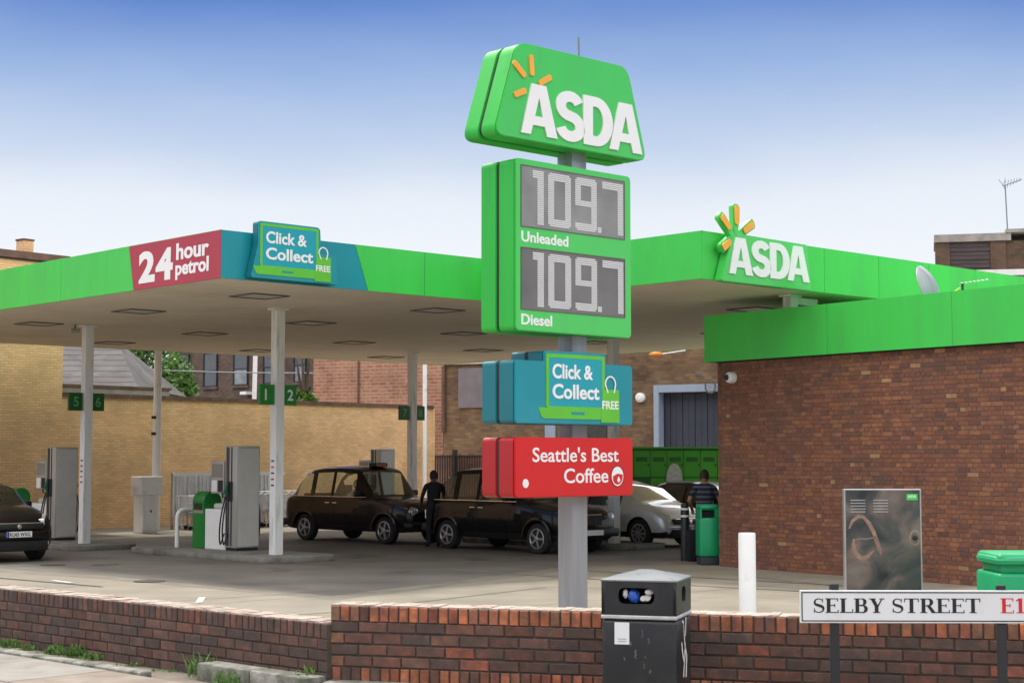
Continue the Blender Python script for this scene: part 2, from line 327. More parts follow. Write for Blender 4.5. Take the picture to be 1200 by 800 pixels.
def rrect(x0, x1, z0, z1, r, n=5):
    return rpoly([(x0, z0), (x1, z0), (x1, z1), (x0, z1)], r, n)
def rpoly(pts, r, n=5):
    out = []; k = len(pts); rs = r if isinstance(r, (list, tuple)) else [r]*k
    for i in range(k):
        p = Vector(pts[i]); a = Vector(pts[i-1]); b = Vector(pts[(i+1) % k]); rr = rs[i]
        if rr <= 0: out.append(tuple(p)); continue
        da = (a-p).normalized(); db = (b-p).normalized(); s = p+da*rr; e = p+db*rr
        for j in range(n+1):
            t = j/n; q = s*(1-t)**2+p*2*t*(1-t)+e*t*t; out.append(tuple(q))
    return out
def curve_mesh(loops, ext, offset=0):
    """2D loops in (x,z) -> filled extruded mesh; face plane at -y"""
    cu = bpy.data.curves.new('shape', 'CURVE'); cu.dimensions = '2D'; cu.fill_mode = 'BOTH'; cu.extrude = ext/2
    for lp in loops:
        sp = cu.splines.new('POLY'); sp.points.add(len(lp)-1)
        for p, q in zip(sp.points, lp): p.co = (q[0], q[1], 0, 1)
        sp.use_cyclic_u = True
    o = bpy.data.objects.new('shape', cu); me = bpy.data.meshes.new_from_object(o)
    bpy.data.objects.remove(o); bpy.data.curves.remove(cu)
    for v in me.vertices: x, y, z = v.co; v.co = (x, -z, y)
    return me
def shape(name, loops, ext, m, parent, y=0, **k):
    me = curve_mesh(loops, ext); me.materials.append(M[m]); me.name = name
    for v in me.vertices: v.co.y += y
    return link(name, me, parent, **k)
def text_mesh(s, bold=.02, ext=.01):
    cu = bpy.data.curves.new('txt', 'FONT'); cu.body = s; cu.size = 1; cu.offset = bold; cu.extrude = ext/2; cu.resolution_u = 4
    o = bpy.data.objects.new('txt', cu); me = bpy.data.meshes.new_from_object(o)
    bpy.data.objects.remove(o); bpy.data.curves.remove(cu); return me
def text(name, s, m, parent, x, z, w=None, h=None, y=0, ext=.006, bold=.02, rot=0):
    me = text_mesh(s, bold, 1); me.name = name; me.materials.append(M[m])
    xs = [v.co.x for v in me.vertices]; ys = [v.co.y for v in me.vertices]; x0, x1, y0, y1 = min(xs), max(xs), min(ys), max(ys)
    sx_ = w/(x1-x0) if w else None; sy = h/(y1-y0) if h else sx_
    if sx_ is None: sx_ = sy
    for v in me.vertices:
        a, b, c = v.co; v.co = (x+(a-x0)*sx_, y-c*ext, z+(b-y0)*sy)
    return link(name, me, parent)
def stroke(pts, wd):
    """polygon round a polyline with per-point width"""
    pts = [Vector(p) for p in pts]; ws = wd if isinstance(wd, (list, tuple)) else [wd]*len(pts); a = []; b = []
    for i, p in enumerate(pts):
        t = (pts[min(i+1, len(pts)-1)]-pts[max(i-1, 0)]).normalized(); n = Vector((-t.y, t.x))*ws[i]/2
        a.append(tuple(p+n)); b.append(tuple(p-n))
    return a+b[::-1]
def arc(cx, cz, rx, rz, a0, a1, n=12):
    return [(cx+rx*math.cos(R(a0+(a1-a0)*i/n)), cz+rz*math.sin(R(a0+(a1-a0)*i/n))) for i in range(n+1)]
def xf(lp, sx_, sz, dx, dz, sh=0): return [(x*sx_+dx+sh*z*sz, z*sz+dz) for x, z in lp]

# lettering drawn as outlines (heavy grotesque)
def bold_A(): return [[(0,0),(.21,0),(.255,.19),(.515,.19),(.56,0),(.79,0),(.545,1),(.235,1)], [(.30,.37),(.475,.37),(.39,.74)]]
def bold_D(): return [[(0,0),(.30,0)]+arc(.30,.5,.38,.5,-90,90,14)+[(0,1)], [(.215,.2),(.29,.2)]+arc(.29,.5,.165,.3,-90,90,12)+[(.215,.8)]]
def bold_S():
    p = arc(.32,.715,.205,.185,20,180,9)+arc(.32,.70,.205,.19,195,262,5)+arc(.33,.295,.215,.2,82,0,7)+arc(.33,.285,.22,.185,-12,-170,10)
    return [stroke(p, .215)]
def asda(parent, x, z, w, h, y, ext, m='white'):
    tot = .79+.60+.68+.79-.10
    items = [(bold_A(), 0), (bold_S(), .755), (bold_D(), 1.375), (bold_A(), 1.97)]
    tot = 2.76
    for lp, dx in items:
        shape('letter', [xf(q, w/tot, h, x+dx*w/tot, z) for q in lp], ext, m, parent, y=y)

# ---------------------------------------------------------------- ground
E1 = Vector((.7306, .6828)); E2 = Vector((-.6847, .7288)); RZ1 = math.atan2(.6828, .7306)
def sheet(name, pts, z, m, mesh_only=False):
    mb = MB(); mb.add([(p[0], p[1], z) for p in pts], [tuple(range(len(pts)))])
    o = mb.build(name, m); tag(o, kind='structure'); return o

CO_ = Vector((-4.82, 26.9)); M['joint2'] = mat('faint_joint', (.20, .18, .15), .9)
M['ground'] = mat('open_ground', (.16, .15, .14), .95, var=.2, scale=.2)
M['forecourt'] = mat('forecourt_concrete', (.285, .250, .195), .85, var=.16, scale=2.2, bump=.3, bscale=30, dirt=(.20, .175, .135), dscale=1.1, dlo=.42, dhi=.68)
M['tarmac_shade'] = mat('oily_shaded_forecourt', (.165, .150, .128), .75, var=.2, scale=1.4, bump=.25, bscale=40, dirt=(.10, .09, .078), dscale=.7, dlo=.45, dhi=.66)
M['shade_edge_tyre'] = mat('shade_edge_midtone', (.225, .2, .16), .8, var=.2, scale=2, bump=.2, bscale=40, dirt=(.165, .148, .12), dscale=.9, dlo=.42, dhi=.62)  # tone for the painted shadow rim, shared with the tyre marks
M['joint'] = mat('joint_tar', (.07, .06, .05), .9)
M['pavement'] = mat('pavement_base', (.19, .16, .13), .95, var=.2, scale=4, bump=.5, bscale=90, dirt=(.24, .185, .145), dscale=2)
M['slab'] = mat('paving_concrete', (.27, .25, .22), .9, var=.14, scale=2.5, bump=.3, bscale=70, dirt=(.19, .17, .14), dscale=1.8, dlo=.45, dhi=.7)
M['slab2'] = mat('paving_concrete_brown', (.23, .185, .145), .9, var=.2, scale=3, bump=.4, bscale=90, dirt=(.29, .25, .21), dscale=2.2, dlo=.5, dhi=.7)
sheet('ground', [(-600, -300), (600, -300), (600, 900), (-600, 900)], -.02, 'ground')
sheet('forecourt', [(-40, 5), (40, 5), (40, 75), (-40, 75)], 0, 'forecourt')
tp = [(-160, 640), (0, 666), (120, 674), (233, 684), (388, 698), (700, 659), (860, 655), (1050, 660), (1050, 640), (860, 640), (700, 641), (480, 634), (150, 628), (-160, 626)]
sheet('forecourt_tarmac_shade', [G(*p)[:2] for p in tp], .004, 'tarmac_shade')  # oily surface; front edge and tone also paint in the canopy's cast shadow
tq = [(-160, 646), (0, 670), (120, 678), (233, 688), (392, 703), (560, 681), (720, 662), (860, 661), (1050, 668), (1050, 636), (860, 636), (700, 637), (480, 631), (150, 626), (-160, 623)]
sheet('shade_edge_midtone', [G(*p)[:2] for p in tq], .002, 'shade_edge_tyre')  # midtone band painted in to soften the rim of the canopy shadow
for pts, wd in ((((-20, 675.5), (120, 687.5)), .06), (((330, 722), (392, 717), (640, 688), (760, 690)), .03), (((200, 705), (330, 696), (392, 692)), .02), (((880, 676), (1010, 690), (1200, 705)), .03)):
    g = [G(*p)[:2] for p in pts]; mb = MB()
    mb.add([(x, y, .008) for x, y in stroke(g, wd)], [tuple(range(2*len(g)))]); tag(mb.build('ground_joint', 'joint'), kind='structure')
for (a0, b0_, a1, b1) in ((-3, -3.2, 5.5, -3.2), (-.4, -3.2, -.4, 6), (5.2, -8, 5.2, 0), (-6, 9, .5, 9), (10.5, -8, 10.5, -1), (-3, -6.5, 12, -6.5)):
    q0 = CO_+E1*a0+E2*b0_; q1 = CO_+E1*a1+E2*b1; mb = MB(); mb.add([(x, y, .0062) for x, y in stroke([q0, q1], .018)], [(0, 1, 2, 3)]); tag(mb.build('ground_joint', 'joint2'), kind='structure')
M['oil'] = mat('oil_stain', (.105, .096, .083), .6, var=.3, scale=6)
rs_ = random.Random(5)
for (px_, py_, r_) in ((120, 662, .3), (420, 652, .5), (560, 655, .35), (330, 668, .3), (470, 670, .2), (745, 652, .3), (700, 648, .4), (180, 650, .3), (610, 650, .25)):
    c = G(px_, py_); mb = MB(); mb.add([(c.x+r_*math.cos(k*.42)*rs_.uniform(.25, 1.3), c.y+r_*1.5*math.sin(k*.42)*rs_.uniform(.25, 1.3), .0072) for k in range(15)], [tuple(range(15))]); tag(mb.build('oil_stain', 'oil'), kind='structure')
for dx_ in (0, 1.5):
    q0 = Vector((-1.2, 30.2))+E1*dx_; pts = [q0+E2*-t_+E1*(.012*t_*t_) for t_ in range(0, 9)]; mb = MB(); n_ = 2*len(pts); st_ = stroke(pts, .17)
    mb.add([(x, y, .0068) for x, y in st_], [(i, i+1, n_-2-i, n_-1-i) for i in range(len(pts)-1)]); tag(mb.build('tyre_mark', 'shade_edge_tyre' if dx_ else 'shade_edge_tyre'), kind='structure')
M['roadpaint'] = mat('worn_road_paint', (.62, .60, .56), .8, var=.2, scale=8)
for pts in (((233, 706), (237, 700)), ((62, 680), (84, 683))):
    g = [G(*p)[:2] for p in pts]; mb = MB(); mb.add([(x, y, .008) for x, y in stroke(g, .10)], [(0, 1, 2, 3)]); tag(mb.build('worn_marking', 'roadpaint'), kind='structure')
for p in ((175, 681, .26), (62, 662, .24)):
    c = G(p[0], p[1]); mb = MB(); mb.lathe([(p[2], 0), (p[2], .004)], 20); o = mb.build('manhole_cover', 'joint', loc=(c.x, c.y, .008))
    tag(o, {175: 'round dark drain cover in the forecourt in front of the left pump island', 62: 'dark drain cover beside the dark brown car', 545: 'round drain cover in the light concrete left of the tall sign pole'}[p[0]], 'drain cover')

# ---------------------------------------------------------------- foreground brick walls
def brickset(name, w, d, h, ch, mats, nvar=3, jit=.003):
    out = []
    for m in mats:
        for k in range(nvar):
            mb = MB(); j = lambda a: a+random.uniform(-jit, jit)
            x, z = w/2, h/2; c = ch
            vs = [(j(-x+c), -d, j(-z+c)), (j(x-c), -d, j(-z+c)), (j(x-c), -d, j(z-c)), (j(-x+c), -d, j(z-c)),
                  (-x, -d+c, -z), (x, -d+c, -z), (x, -d+c, z), (-x, -d+c, z), (-x, .004, -z), (x, .004, -z), (x, .004, z), (-x, .004, z)]
            fs = [(0,1,2,3)]+[(i, i+4, (i+1) % 4+4, (i+1) % 4) for i in range(4)]+[(i+4, i+8, (i+1) % 4+8, (i+1) % 4+4) for i in range(4)]
            mb.add(vs, fs); out.append(mb.mesh(name, m))
    return out
FW = [((.43, .135, .06)), ((.31, .09, .052)), ((.165, .066, .044)), ((.135, .064, .046)), ((.115, .060, .046)), ((.090, .052, .042)), ((.28, .12, .065))]
for i, c in enumerate(FW): M['fb%d' % i] = mat('clay_brick_%d' % i, c, .85, var=.3, scale=14, bump=.5, bscale=120, dirt=(c[0]*.35+.025, c[1]*.45+.022, c[2]*.5+.02), dscale=9, dlo=.40, dhi=.66, orand=.22)
warm = brickset('brick', .058, .012, .098, .005, ['fb0', 'fb0', 'fb1', 'fb6', 'fb2'])
warmd = brickset('brick', .062, .010, .098, .005, ['fb2', 'fb3', 'fb4', 'fb3', 'fb4', 'fb5'])
stret = brickset('brick', .194, .011, .065, .005, ['fb2', 'fb3', 'fb3', 'fb4', 'fb5', 'fb3'])
stretw = brickset('brick', .194, .011, .065, .005, ['fb1', 'fb0', 'fb2'])
head = brickset('brick', .092, .011, .065, .005, ['fb1', 'fb0', 'fb6', 'fb3'])
def put(me, parent, x, z, y=0, name='brick'):
    o = bpy.data.objects.new(name, me); C.objects.link(o); o.parent = parent; o.location = (x, y+random.uniform(-.0025, .0025), z); o.rotation_euler = (0, random.uniform(-.006, .006), 0); return o

# right-hand wall
P0 = Vector((-1.223, 11.16)); dR = Vector((3.05, -.85)).normalized(); LR = 5.3
wr_ = thing('brick_wall', (P0.x, P0.y, .54), math.atan2(dR.y, dR.x), 'low brick wall with orange upright bricks along its top, behind the black litter bin and street sign', 'wall')
MB().box(0, LR, 0, .21, -.6, .508).build('mortar_core', 'mortar', wr_)
mb = MB(); n = 90
for i in range(n):
    x0 = LR*i/n; z = .512+random.uniform(0, .008); mb.box(x0, LR*(i+1)/n, .004, .215, .505, z)
mb.build('mortar_top', 'flaunch', wr_)
x = .034
while x < LR-.03:
    put(random.choice(warm), wr_, x, .458); put(random.choice(warm if random.random() < .85 else warmd), wr_, x+.01, .050); x += .0695
for r in range(4):
    z = .102+.039+r*.0765
    x = .1 if r % 2 else .046
    if r % 2 == 0: put(head[random.choice([0, 3, 6])], wr_, .049, z); x = .2
    while x < LR-.1:
        put(random.choice(stret if random.random() < .93 else stretw[:3]+stretw[6:]), wr_, x, z); x += .2035
# left-hand wall
Pr = Vector((-1.228, 11.12)); dl = Vector((.728, -.685)).normalized(); LL = 5.3; Pl = Pr-dl*LL
wl_ = thing('brick_wall', (Pl.x, Pl.y, .45), math.atan2(dl.y, dl.x), 'lower weathered brick wall running back to the left edge, weeds along its foot', 'wall')
MB().box(0, LL-.015, 0, .21, -.5, .474).build('mortar_core', 'mortar', wl_)
mb = MB(); n = 90
for i in range(n): mb.box((LL-.015)*i/n, (LL-.015)*(i+1)/n, .002, .22, .472, .480+random.uniform(0, .010))
mb.build('mortar_top', 'flaunch', wl_)
x = .03; i = 0
while x < LL-.05:
    put(random.choice(warmd if x > 2.2 or random.random() < .4 else warm[6:]+warmd), wl_, x, .427); x += .0715
for r in range(5):
    z = .039+r*.0748; x = .1 if r % 2 else .2
    while x < LL-.1:
        q = random.random(); put(random.choice(stret[3:] if q < .96 else stretw[6:]), wl_, x, z); x += .2035
    if LL-.015-(x-.1018) > .06: put(random.choice(head[9:]), wl_, x-.052, z)

# pavement in front
PZ = .48
pv = sheet('pavement', [(-9, -4), (9, -4), (9, 9.9), (P0.x+dR.x*5.3, P0.y+dR.y*5.3+.06), (P0.x+.02, P0.y+.06), (Pl.x+.03, Pl.y+.03), (-9, 19)], PZ-.02, 'pavement')
pv_holder = pv
# paving slabs along the left wall direction
o_ = Vector((Pr.x, Pr.y)); nrm = Vector((-dl.y, dl.x)) * -1     # towards the camera
k = 0
for row, (d0, d1) in enumerate(((.42, 1.25), (1.26, 2.2), (2.21, 3.2), (3.21, 4.3))):
    a = -.3+row*.35
    while a < 6.0:
        ln = 1.15; m_ = 'slab' if (a > 1.9-row*.5) else 'slab2'
        q = [o_-dl*(a)+nrm*d0, o_-dl*(a+ln-.012)+nrm*d0, o_-dl*(a+ln-.012)+nrm*(d1-.012), o_-dl*a+nrm*(d1-.012)]
        c = sum(q, Vector((0, 0)))/4; mb = MB(); mb.prism_z([tuple(p-c) for p in q], PZ-.03, PZ+random.uniform(0, .003))
        mb.build('paving_slab', m_, pv, bevel=.004, loc=(c.x, c.y, 0), seg=1); a += ln
# kerb edging strip against the left wall's foot and stones along the right wall
kt = thing('kerb_edging', (Pr.x, Pr.y, PZ-.02), math.atan2(dl.y, dl.x), 'thin pale concrete edging along the foot of the left brick wall', 'kerb')
a = -5.2
while a < -2.2:
    MB().box(a, a+.895, -.42, -.31, -.02, .045).build('edging_stone', 'concrete', kt, bevel=.008, seg=1); a += .9
kt = thing('stone_kerb', (Pr.x, Pr.y, PZ-.02), math.atan2(dl.y, dl.x), 'mossy stone block kerb at the foot of the left wall, beside the corner where two walls meet', 'kerb')
for a0, a1 in ((-1.22, -.62), (-.612, -.01)):
    MB().box(a0, a1, -.20, -.012, -.05, .125).build('kerb_stone', 'concrete', kt, bevel=.014, seg=2)
kt = thing('stone_kerb', (P0.x, P0.y, PZ-.02), math.atan2(dR.y, dR.x), 'long row of grey kerb stones under the orange-topped brick wall', 'kerb')
a = .005
while a < 5.2:
    MB().box(a, a+.905, -.17, -.012, -.05, .098).build('kerb_stone', 'concrete', kt, bevel=.012, seg=2); a += .913

# weeds
def weed(loc, h, n, label):
    mb = MB()
    for i in range(n):
        az = random.uniform(0, 6.28); ln = h*random.uniform(.2, 1)**1.3; lean = random.uniform(.1, 1.3); bx, by = random.gauss(0, .06), random.uniform(-.02, .03)
        tip = Vector((bx+math.cos(az)*ln*lean, by+math.sin(az)*ln*lean*.5, ln)); b = Vector((bx, by, 0)); s = Vector((-math.sin(az), math.cos(az), 0))*random.uniform(.004, .010); mid = b.lerp(tip, .55)+Vector((0, 0, ln*.12))
        mb.add([b, mid-s, tip, mid+s], [(0, 1, 2, 3)])
    o = mb.build('weed', 'weed' if random.random() < .6 else 'leaf2', loc=loc); tag(o, label, 'weed', 'weeds growing along the foot of the brick wall')
wd = [('first small green weed at the foot of the left wall, nearest the left picture edge', -4.35, .13, 60), ('leafy weed against the left wall foot, second from the left picture edge', -4.0, .12, 70), ('low spreading weed on the left edging strip, third from the left', -3.72, .09, 50),
      ('bushy bright weed in the middle of the weed row by the left wall', -3.3, .13, 80), ('tallest leafy weed of the row along the left wall foot', -3.02, .17, 90), ('small tuft right of the tallest weed by the left wall', -2.75, .10, 50),
      ('sparse low tuft where the pavement turns brown by the left wall', -2.2, .05, 30), ('flat tuft between the weed row and the stone block', -1.75, .045, 26)]
for lb, a, h, n in wd:
    p = Pr+dl*a+nrm*.07; weed((p.x, p.y, PZ-.02), h*.72, int(n*1.8), lb)
p = Pr-dl*1.27+nrm*.10; weed((p.x, p.y, PZ-.02), .20, 70, 'upright green weed at the left end of the mossy stone block')
p = Pr-dl*.78+nrm*.27; weed((p.x, p.y, PZ-.02), .14, 60, 'green weed in front of the mossy stone block')
p = Pr-dl*.12+nrm*.06; weed((p.x, p.y, PZ+.10), .09, 22, 'tiny weed in the corner where the two brick walls meet')

# ---------------------------------------------------------------- street name plate
sp = W(937, 691, 9.62); s0 = thing('street_name_sign', (sp.x, 9.62, PZ), R(-1.2), 'long white street name plate with black and red letters on two black posts', 'street sign')
zt = sp.z-PZ; PH = .19; PW = 1.45
MB().box(0, PW, 0, .012, zt-PH, zt).build('sign_plate', 'plateface', s0, bevel=.003, seg=1)
for a in (.205, 1.175):
    MB().box(a-.026, a+.026, .0125, .05, -.05, zt+(.035 if a < 1 else .028)).build('post', 'matblack', s0, bevel=.004, seg=1)
bd = .012
shape('border_line', [[(.010, zt-PH+.010), (PW-.010, zt-PH+.010), (PW-.010, zt-.010), (.010, zt-.010)], [(.010+.006, zt-PH+.016), (PW-.016, zt-PH+.016), (PW-.016, zt-.016), (.016, zt-.016)]], .002, 'ink', s0, y=-.001)
# serif letters, each a list of polygons in unit height
TK, TN = .20, .055
def serif(ch):
    P = []
    def stem(x, z0=0, z1=1, w=TK): P.append([(x, z0), (x+w, z0), (x+w, z1), (x, z1)])
    def slab(x, z, w, h=TN): P.append([(x, z), (x+w, z), (x+w, z+h), (x, z+h)])
    def tick(x, z, s): P.append([(x, z), (x+.045, z), (x+.045, z+s*.20), (x-.02*0, z+s*.20)])
    if ch == 'E':
        stem(.08); slab(0, 0, .72); slab(0, 1-TN, .70); slab(.2, .49, .34); tick(.68, 0, 1); tick(.655, 1, -1)
        P.append([(.50, .40), (.54, .40), (.54, .63), (.50, .63)]); wd_ = .80
    elif ch == 'L': stem(.08); slab(0, 0, .72); slab(0, 1-TN, .38); tick(.68, 0, 1.3); wd_ = .78
    elif ch == 'T': stem(.30); slab(.2, 0, .4); slab(0, 1-TN, .8); tick(0, 1, -1.2); tick(.755, 1, -1.2); wd_ = .88
    elif ch == 'B':
        stem(.08); slab(0, 0, .3); slab(0, 1-TN, .3)
        P.append(stroke([(.25, 1-TN/2), (.42, 1-TN/2)]+arc(.45, .755, .15, .22, 85, -85, 8)+[(.25, .52)], [TN, TN, .07, .1, .14, .17, .18, .17, .14, .1, .07, TN]))
        P.append(stroke([(.25, .50), (.46, .50)]+arc(.47, .265, .19, .24, 85, -85, 8)+[(.25, TN/2)], [TN, TN, .07, .1, .15, .18, .19, .18, .15, .1, .07, TN])); wd_ = .82
    elif ch == 'R':
        stem(.08); slab(0, 0, .38); slab(0, 1-TN, .3)
        P.append(stroke([(.25, 1-TN/2), (.42, 1-TN/2)]+arc(.45, .745, .17, .23, 85, -85, 8)+[(.25, .49)], [TN, TN, .07, .1, .15, .18, .19, .18, .15, .1, .07, TN]))
        P.append([(.36, .50), (.56, .50), (.86, .0), (.64, 0)]); slab(.62, 0, .28); wd_ = .90
    elif ch == 'Y':
        stem(.32, 0, .46); slab(.22, 0, .4); P.append([(.08, 1), (.30, 1), (.52, .44), (.32, .44)]); P.append([(.70, 1), (.76, 1), (.52, .42), (.43, .42)]); slab(0, 1-TN, .38); slab(.58, 1-TN, .28); wd_ = .88
    elif ch == 'S':
        p = arc(.33, .745, .22, .225, 35, 180, 9)+arc(.33, .72, .22, .19, 200, 255, 4)+arc(.34, .27, .25, .22, 75, -10, 7)+arc(.34, .255, .25, .225, -20, -150, 8)
        n_ = len(p); P.append(stroke(p, [TN+.13*math.exp(-((i/(n_-1)-.5)/.22)**2) for i in range(n_)]))
        P.append([(.52, .72), (.56, .72), (.57, 1), (.54, 1)]); P.append([(.07, 0), (.10, 0), (.12, .30), (.07, .30)]); wd_ = .70
    elif ch == '1': stem(.2); slab(.08, 0, .44); P.append([(.06, .80), (.2, .86), (.21, 1), (.06, .87)]); wd_ = .6
    elif ch == ' ': wd_ = .36
    return P, wd_
def serif_text(s, x0, x1, z0, h, m):
    tot = sum(serif(c)[1] for c in s); k = (x1-x0)/tot; x = x0
    for c in s:
        P, w_ = serif(c)
        if P:
            mb = MB()
            for i, lp in enumerate(P):
                me = curve_mesh([xf(lp, k, h, x, z0)], .002)
                mb.add([(v.co.x, v.co.y-.001-i*.00012, v.co.z) for v in me.vertices], [tuple(p.vertices) for p in me.polygons]); bpy.data.meshes.remove(me)
            mb.build('letter', m, s0)
        x += w_*k
serif_text('SELBY STREET', .075, 1.055, zt-.130, .083, 'ink')
serif_text('E1', 1.165, 1.31, zt-.130, .085, 'redink')

# ---------------------------------------------------------------- litter bin
bp_ = W(758, 700, 10.05)
lb = thing('litter_bin', (bp_.x, 10.05, PZ), R(-17), 'black square street litter bin with grey pitched lid, in front of the brick wall', 'litter bin')
bw_ = .228; zb_ = .60; zl = .825
MB().box(-bw_, bw_, -bw_, bw_, -.02, zb_).build('bin_body', 'binbody', lb, bevel=.022, seg=3)
MB().box(-bw_-.004, bw_+.004, -bw_-.004, bw_+.004, zb_+.004, zb_+.028).build('band', 'band', lb, bevel=.006, seg=1)
hole = rrect(-.125, .095, .695, .790, .042, 5)
for k in range(4):
    me = curve_mesh([rrect(-bw_, bw_, zb_+.03, zl, .004, 1), hole if k == 0 else rrect(-.06, .06, .70, .79, .04, 5)], .02); me.materials.append(M['binbody'])
    ob = link('hood_panel', me, lb); ob.rotation_euler[2] = k*math.pi/2; ob.location = Vector((math.sin(k*math.pi/2), -math.cos(k*math.pi/2), 0))*(bw_-.010)
MB().box(-bw_+.025, bw_-.025, -bw_+.025, bw_-.025, zb_+.03, zb_+.05).build('liner', 'inside', lb)
MB().box(-bw_+.1, bw_-.1, -bw_+.12, bw_-.1, zb_+.05, zl-.01).build('inner_chute', 'inside', lb)
mb = MB(); a = bw_+.006
mb.add([(-a, -a, zl), (a, -a, zl), (a, a, zl), (-a, a, zl), (-a, -a, zl+.012), (a, -a, zl+.012), (a, a, zl+.012), (-a, a, zl+.012), (-.04, 0, zl+.062), (.04, 0, zl+.062)],
       [(0,3,2,1),(0,1,5,4),(1,2,6,5),(2,3,7,6),(3,0,4,7),(4,5,9,8),(5,6,9),(6,7,8,9),(7,4,8)])
mb.build('lid', 'binlid', lb, bevel=.005, seg=2)
MB().box(-.148, -.058, -bw_-.002, -bw_+.001, .455, .585).build('sticker', 'plateface', lb)
M['stickprint'] = mat('sticker_print', (.35, .40, .55), .6)
MB().box(-.125, -.078, -bw_-.003, -bw_-.0022, .470, .476).box(-.13, -.075, -bw_-.003, -bw_-.0022, .484, .489).build('sticker_print', 'stickprint', lb)
# scraped paint streaks on the right-hand side
for pl in ([(-.06, .585), (-.02, .575), (0, .49), (.03, .42), (.0, .33), (-.03, .25)], [(.055, .60), (.05, .54), (.03, .49)], [(.03, .43), (.07, .36), (.05, .24)], [(.0, .33), (-.045, .38), (-.08, .46)]):
    mb = MB(); mb.add([(bw_+.0015, yy, zz) for yy, zz in stroke(pl, [.012+.03*random.random() for _ in pl])], [tuple(range(2*len(pl)))]); mb.build('scraped_patch', 'paper', lb)
M['scuff'] = mat('dull_scuff', (.09, .092, .095), .6, var=.3, scale=30)
for c_, ln in (((-.05, .46), .02), ((-.02, .40), .05), ((.03, .33), .03), ((-.09, .37), .02), ((.07, .30), .02), ((.02, .52), .05), ((.06, .48), .03), ((.04, .385), .015)):
    pl = [(c_[0]+random.uniform(-.006, .006), c_[1]+ln*(q/4-.5)) for q in range(5)]
    mb = MB(); mb.add([(a_, -bw_-.0012, b_) for a_, b_ in stroke(pl, [random.uniform(.004, .012) for _ in pl])], [tuple(range(10))]); mb.build('scuff_mark', 'scuff', lb)
def blob(name, c, s, m, parent=None, jit=.25, sub=2, label=None, cat=None):
    bm = bmesh.new(); bmesh.ops.create_icosphere(bm, subdivisions=sub, radius=1)
    for v in bm.verts: v.co = Vector((v.co.x*s[0], v.co.y*s[1], v.co.z*s[2]))*(1+random.uniform(-jit, jit))
    me = bpy.data.meshes.new(name); bm.to_mesh(me); bm.free(); me.materials.append(M[m])
    o = link(name, me, parent, c, 0, True)
    if label: tag(o, label, cat)
    return o
cb = Matrix.Translation((bp_.x, 10.05, PZ)) @ Matrix.Rotation(R(-17), 4, 'Z')
blob('crumpled_wrapper', cb @ Vector((-.04, -.185, .738)), (.035, .03, .042), 'blueplastic', None, .12, 2, 'blue crumpled wrapper in the litter bin opening', 'litter')
blob('crumpled_paper', cb @ Vector((.035, -.175, .725)), (.035, .028, .026), 'paper', None, .22, 2, 'whitish crumpled paper beside the blue wrapper in the litter bin', 'litter')
blob('paper_cup_lid', cb @ Vector((.058, -.195, .765)), (.028, .012, .020), 'paper', None, .05, 2, 'round pale cup lid at the right of the litter bin opening', 'litter')
blob('tissue', cb @ Vector((-.088, -.195, .755)), (.016, .016, .026), 'paper', None, .2, 2, 'small pinkish tissue at the left of the litter bin opening', 'litter')

# ---------------------------------------------------------------- price totem
T0 = Vector((.083, 20.0)); tot = thing('price_totem', (T0.x, T0.y, 0), RZ1, 'tall totem pole sign with green header, two fuel prices, teal panel and red coffee panel', 'sign')
pcx, pcy = 1.25, .318
def sof(px, y=0):   # distance along the totem face for a picture column
    k = (px-600)/FPX; ox = T0.x+E2.x*y; oy = T0.y+E2.y*y
    return (k*oy-ox)/(E1.x-k*E1.y)
MB().box(pcx-.135, pcx+.135, pcy-.135, pcy+.135, 0, 7.0).build('pole', 'polegrey', tot, bevel=.01, seg=2)
MB().box(pcx-.3, pcx+.3, pcy-.3, pcy+.3, 0, .03).build('base_plate', 'polegrey', tot)
MB().tube([(pcx+.15, pcy, 7.1), (pcx+.13, pcy, 7.55)], .012, 6).build('spike', 'palewire', tot)
def signbox(name, poly, rad, depth, mf, ms, gap=.035, y0=0):
    """two shells, front and back, with a dark gap between them, and a proud face"""
    h = depth/2
    out = shape(name, [rpoly(poly, rad)], h-gap, ms, tot, y=y0+(h-gap)/2+.012)
    sm(out)
    b = shape('rear_shell', [rpoly(poly, rad)], h-gap, ms, out, y=y0+h+gap+(h-gap)/2-.01); sm(b)
    cx = sum(p[0] for p in poly)/len(poly); cz = sum(p[1] for p in poly)/len(poly)
    small = [(cx+(x-cx)*.985, cz+(z-cz)*.97) for x, z in poly]
    shape('gap_core', [rpoly(small, rad)], gap*2+.04, 'matblack', out, y=y0+h)
    f = shape('face', [rpoly(poly, rad)], .024, mf, out, y=y0); sm(f)
    return out
def sm(o):
    me = o.data; bm = bmesh.new(); bm.from_mesh(me); bmesh.ops.remove_doubles(bm, verts=bm.verts, dist=1e-5)
    ed = [e for e in bm.edges if len(e.link_faces) == 2 and e.calc_face_angle(0) > R(60)]
    bmesh.ops.bevel(bm, geom=ed, offset=.010, segments=2, affect='EDGES'); bm.to_mesh(me); bm.free()
    me.polygons.foreach_set('use_smooth', [True]*len(me.polygons)); me.set_sharp_from_angle(angle=R(35))
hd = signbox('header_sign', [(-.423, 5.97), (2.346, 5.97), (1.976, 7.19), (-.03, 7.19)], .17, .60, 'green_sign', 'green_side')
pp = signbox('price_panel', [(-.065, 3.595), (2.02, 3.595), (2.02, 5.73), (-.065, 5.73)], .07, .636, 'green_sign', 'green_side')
cp = signbox('teal_panel', [(-.078, 2.456), (2.035, 2.456), (2.035, 3.235), (1.54, 3.235), (1.54, 3.37), (.417, 3.37), (.417, 3.235), (-.078, 3.235)], [.06, .06, .06, 0, .05, .05, 0, .06], .60, 'teal', 'teal_dark')
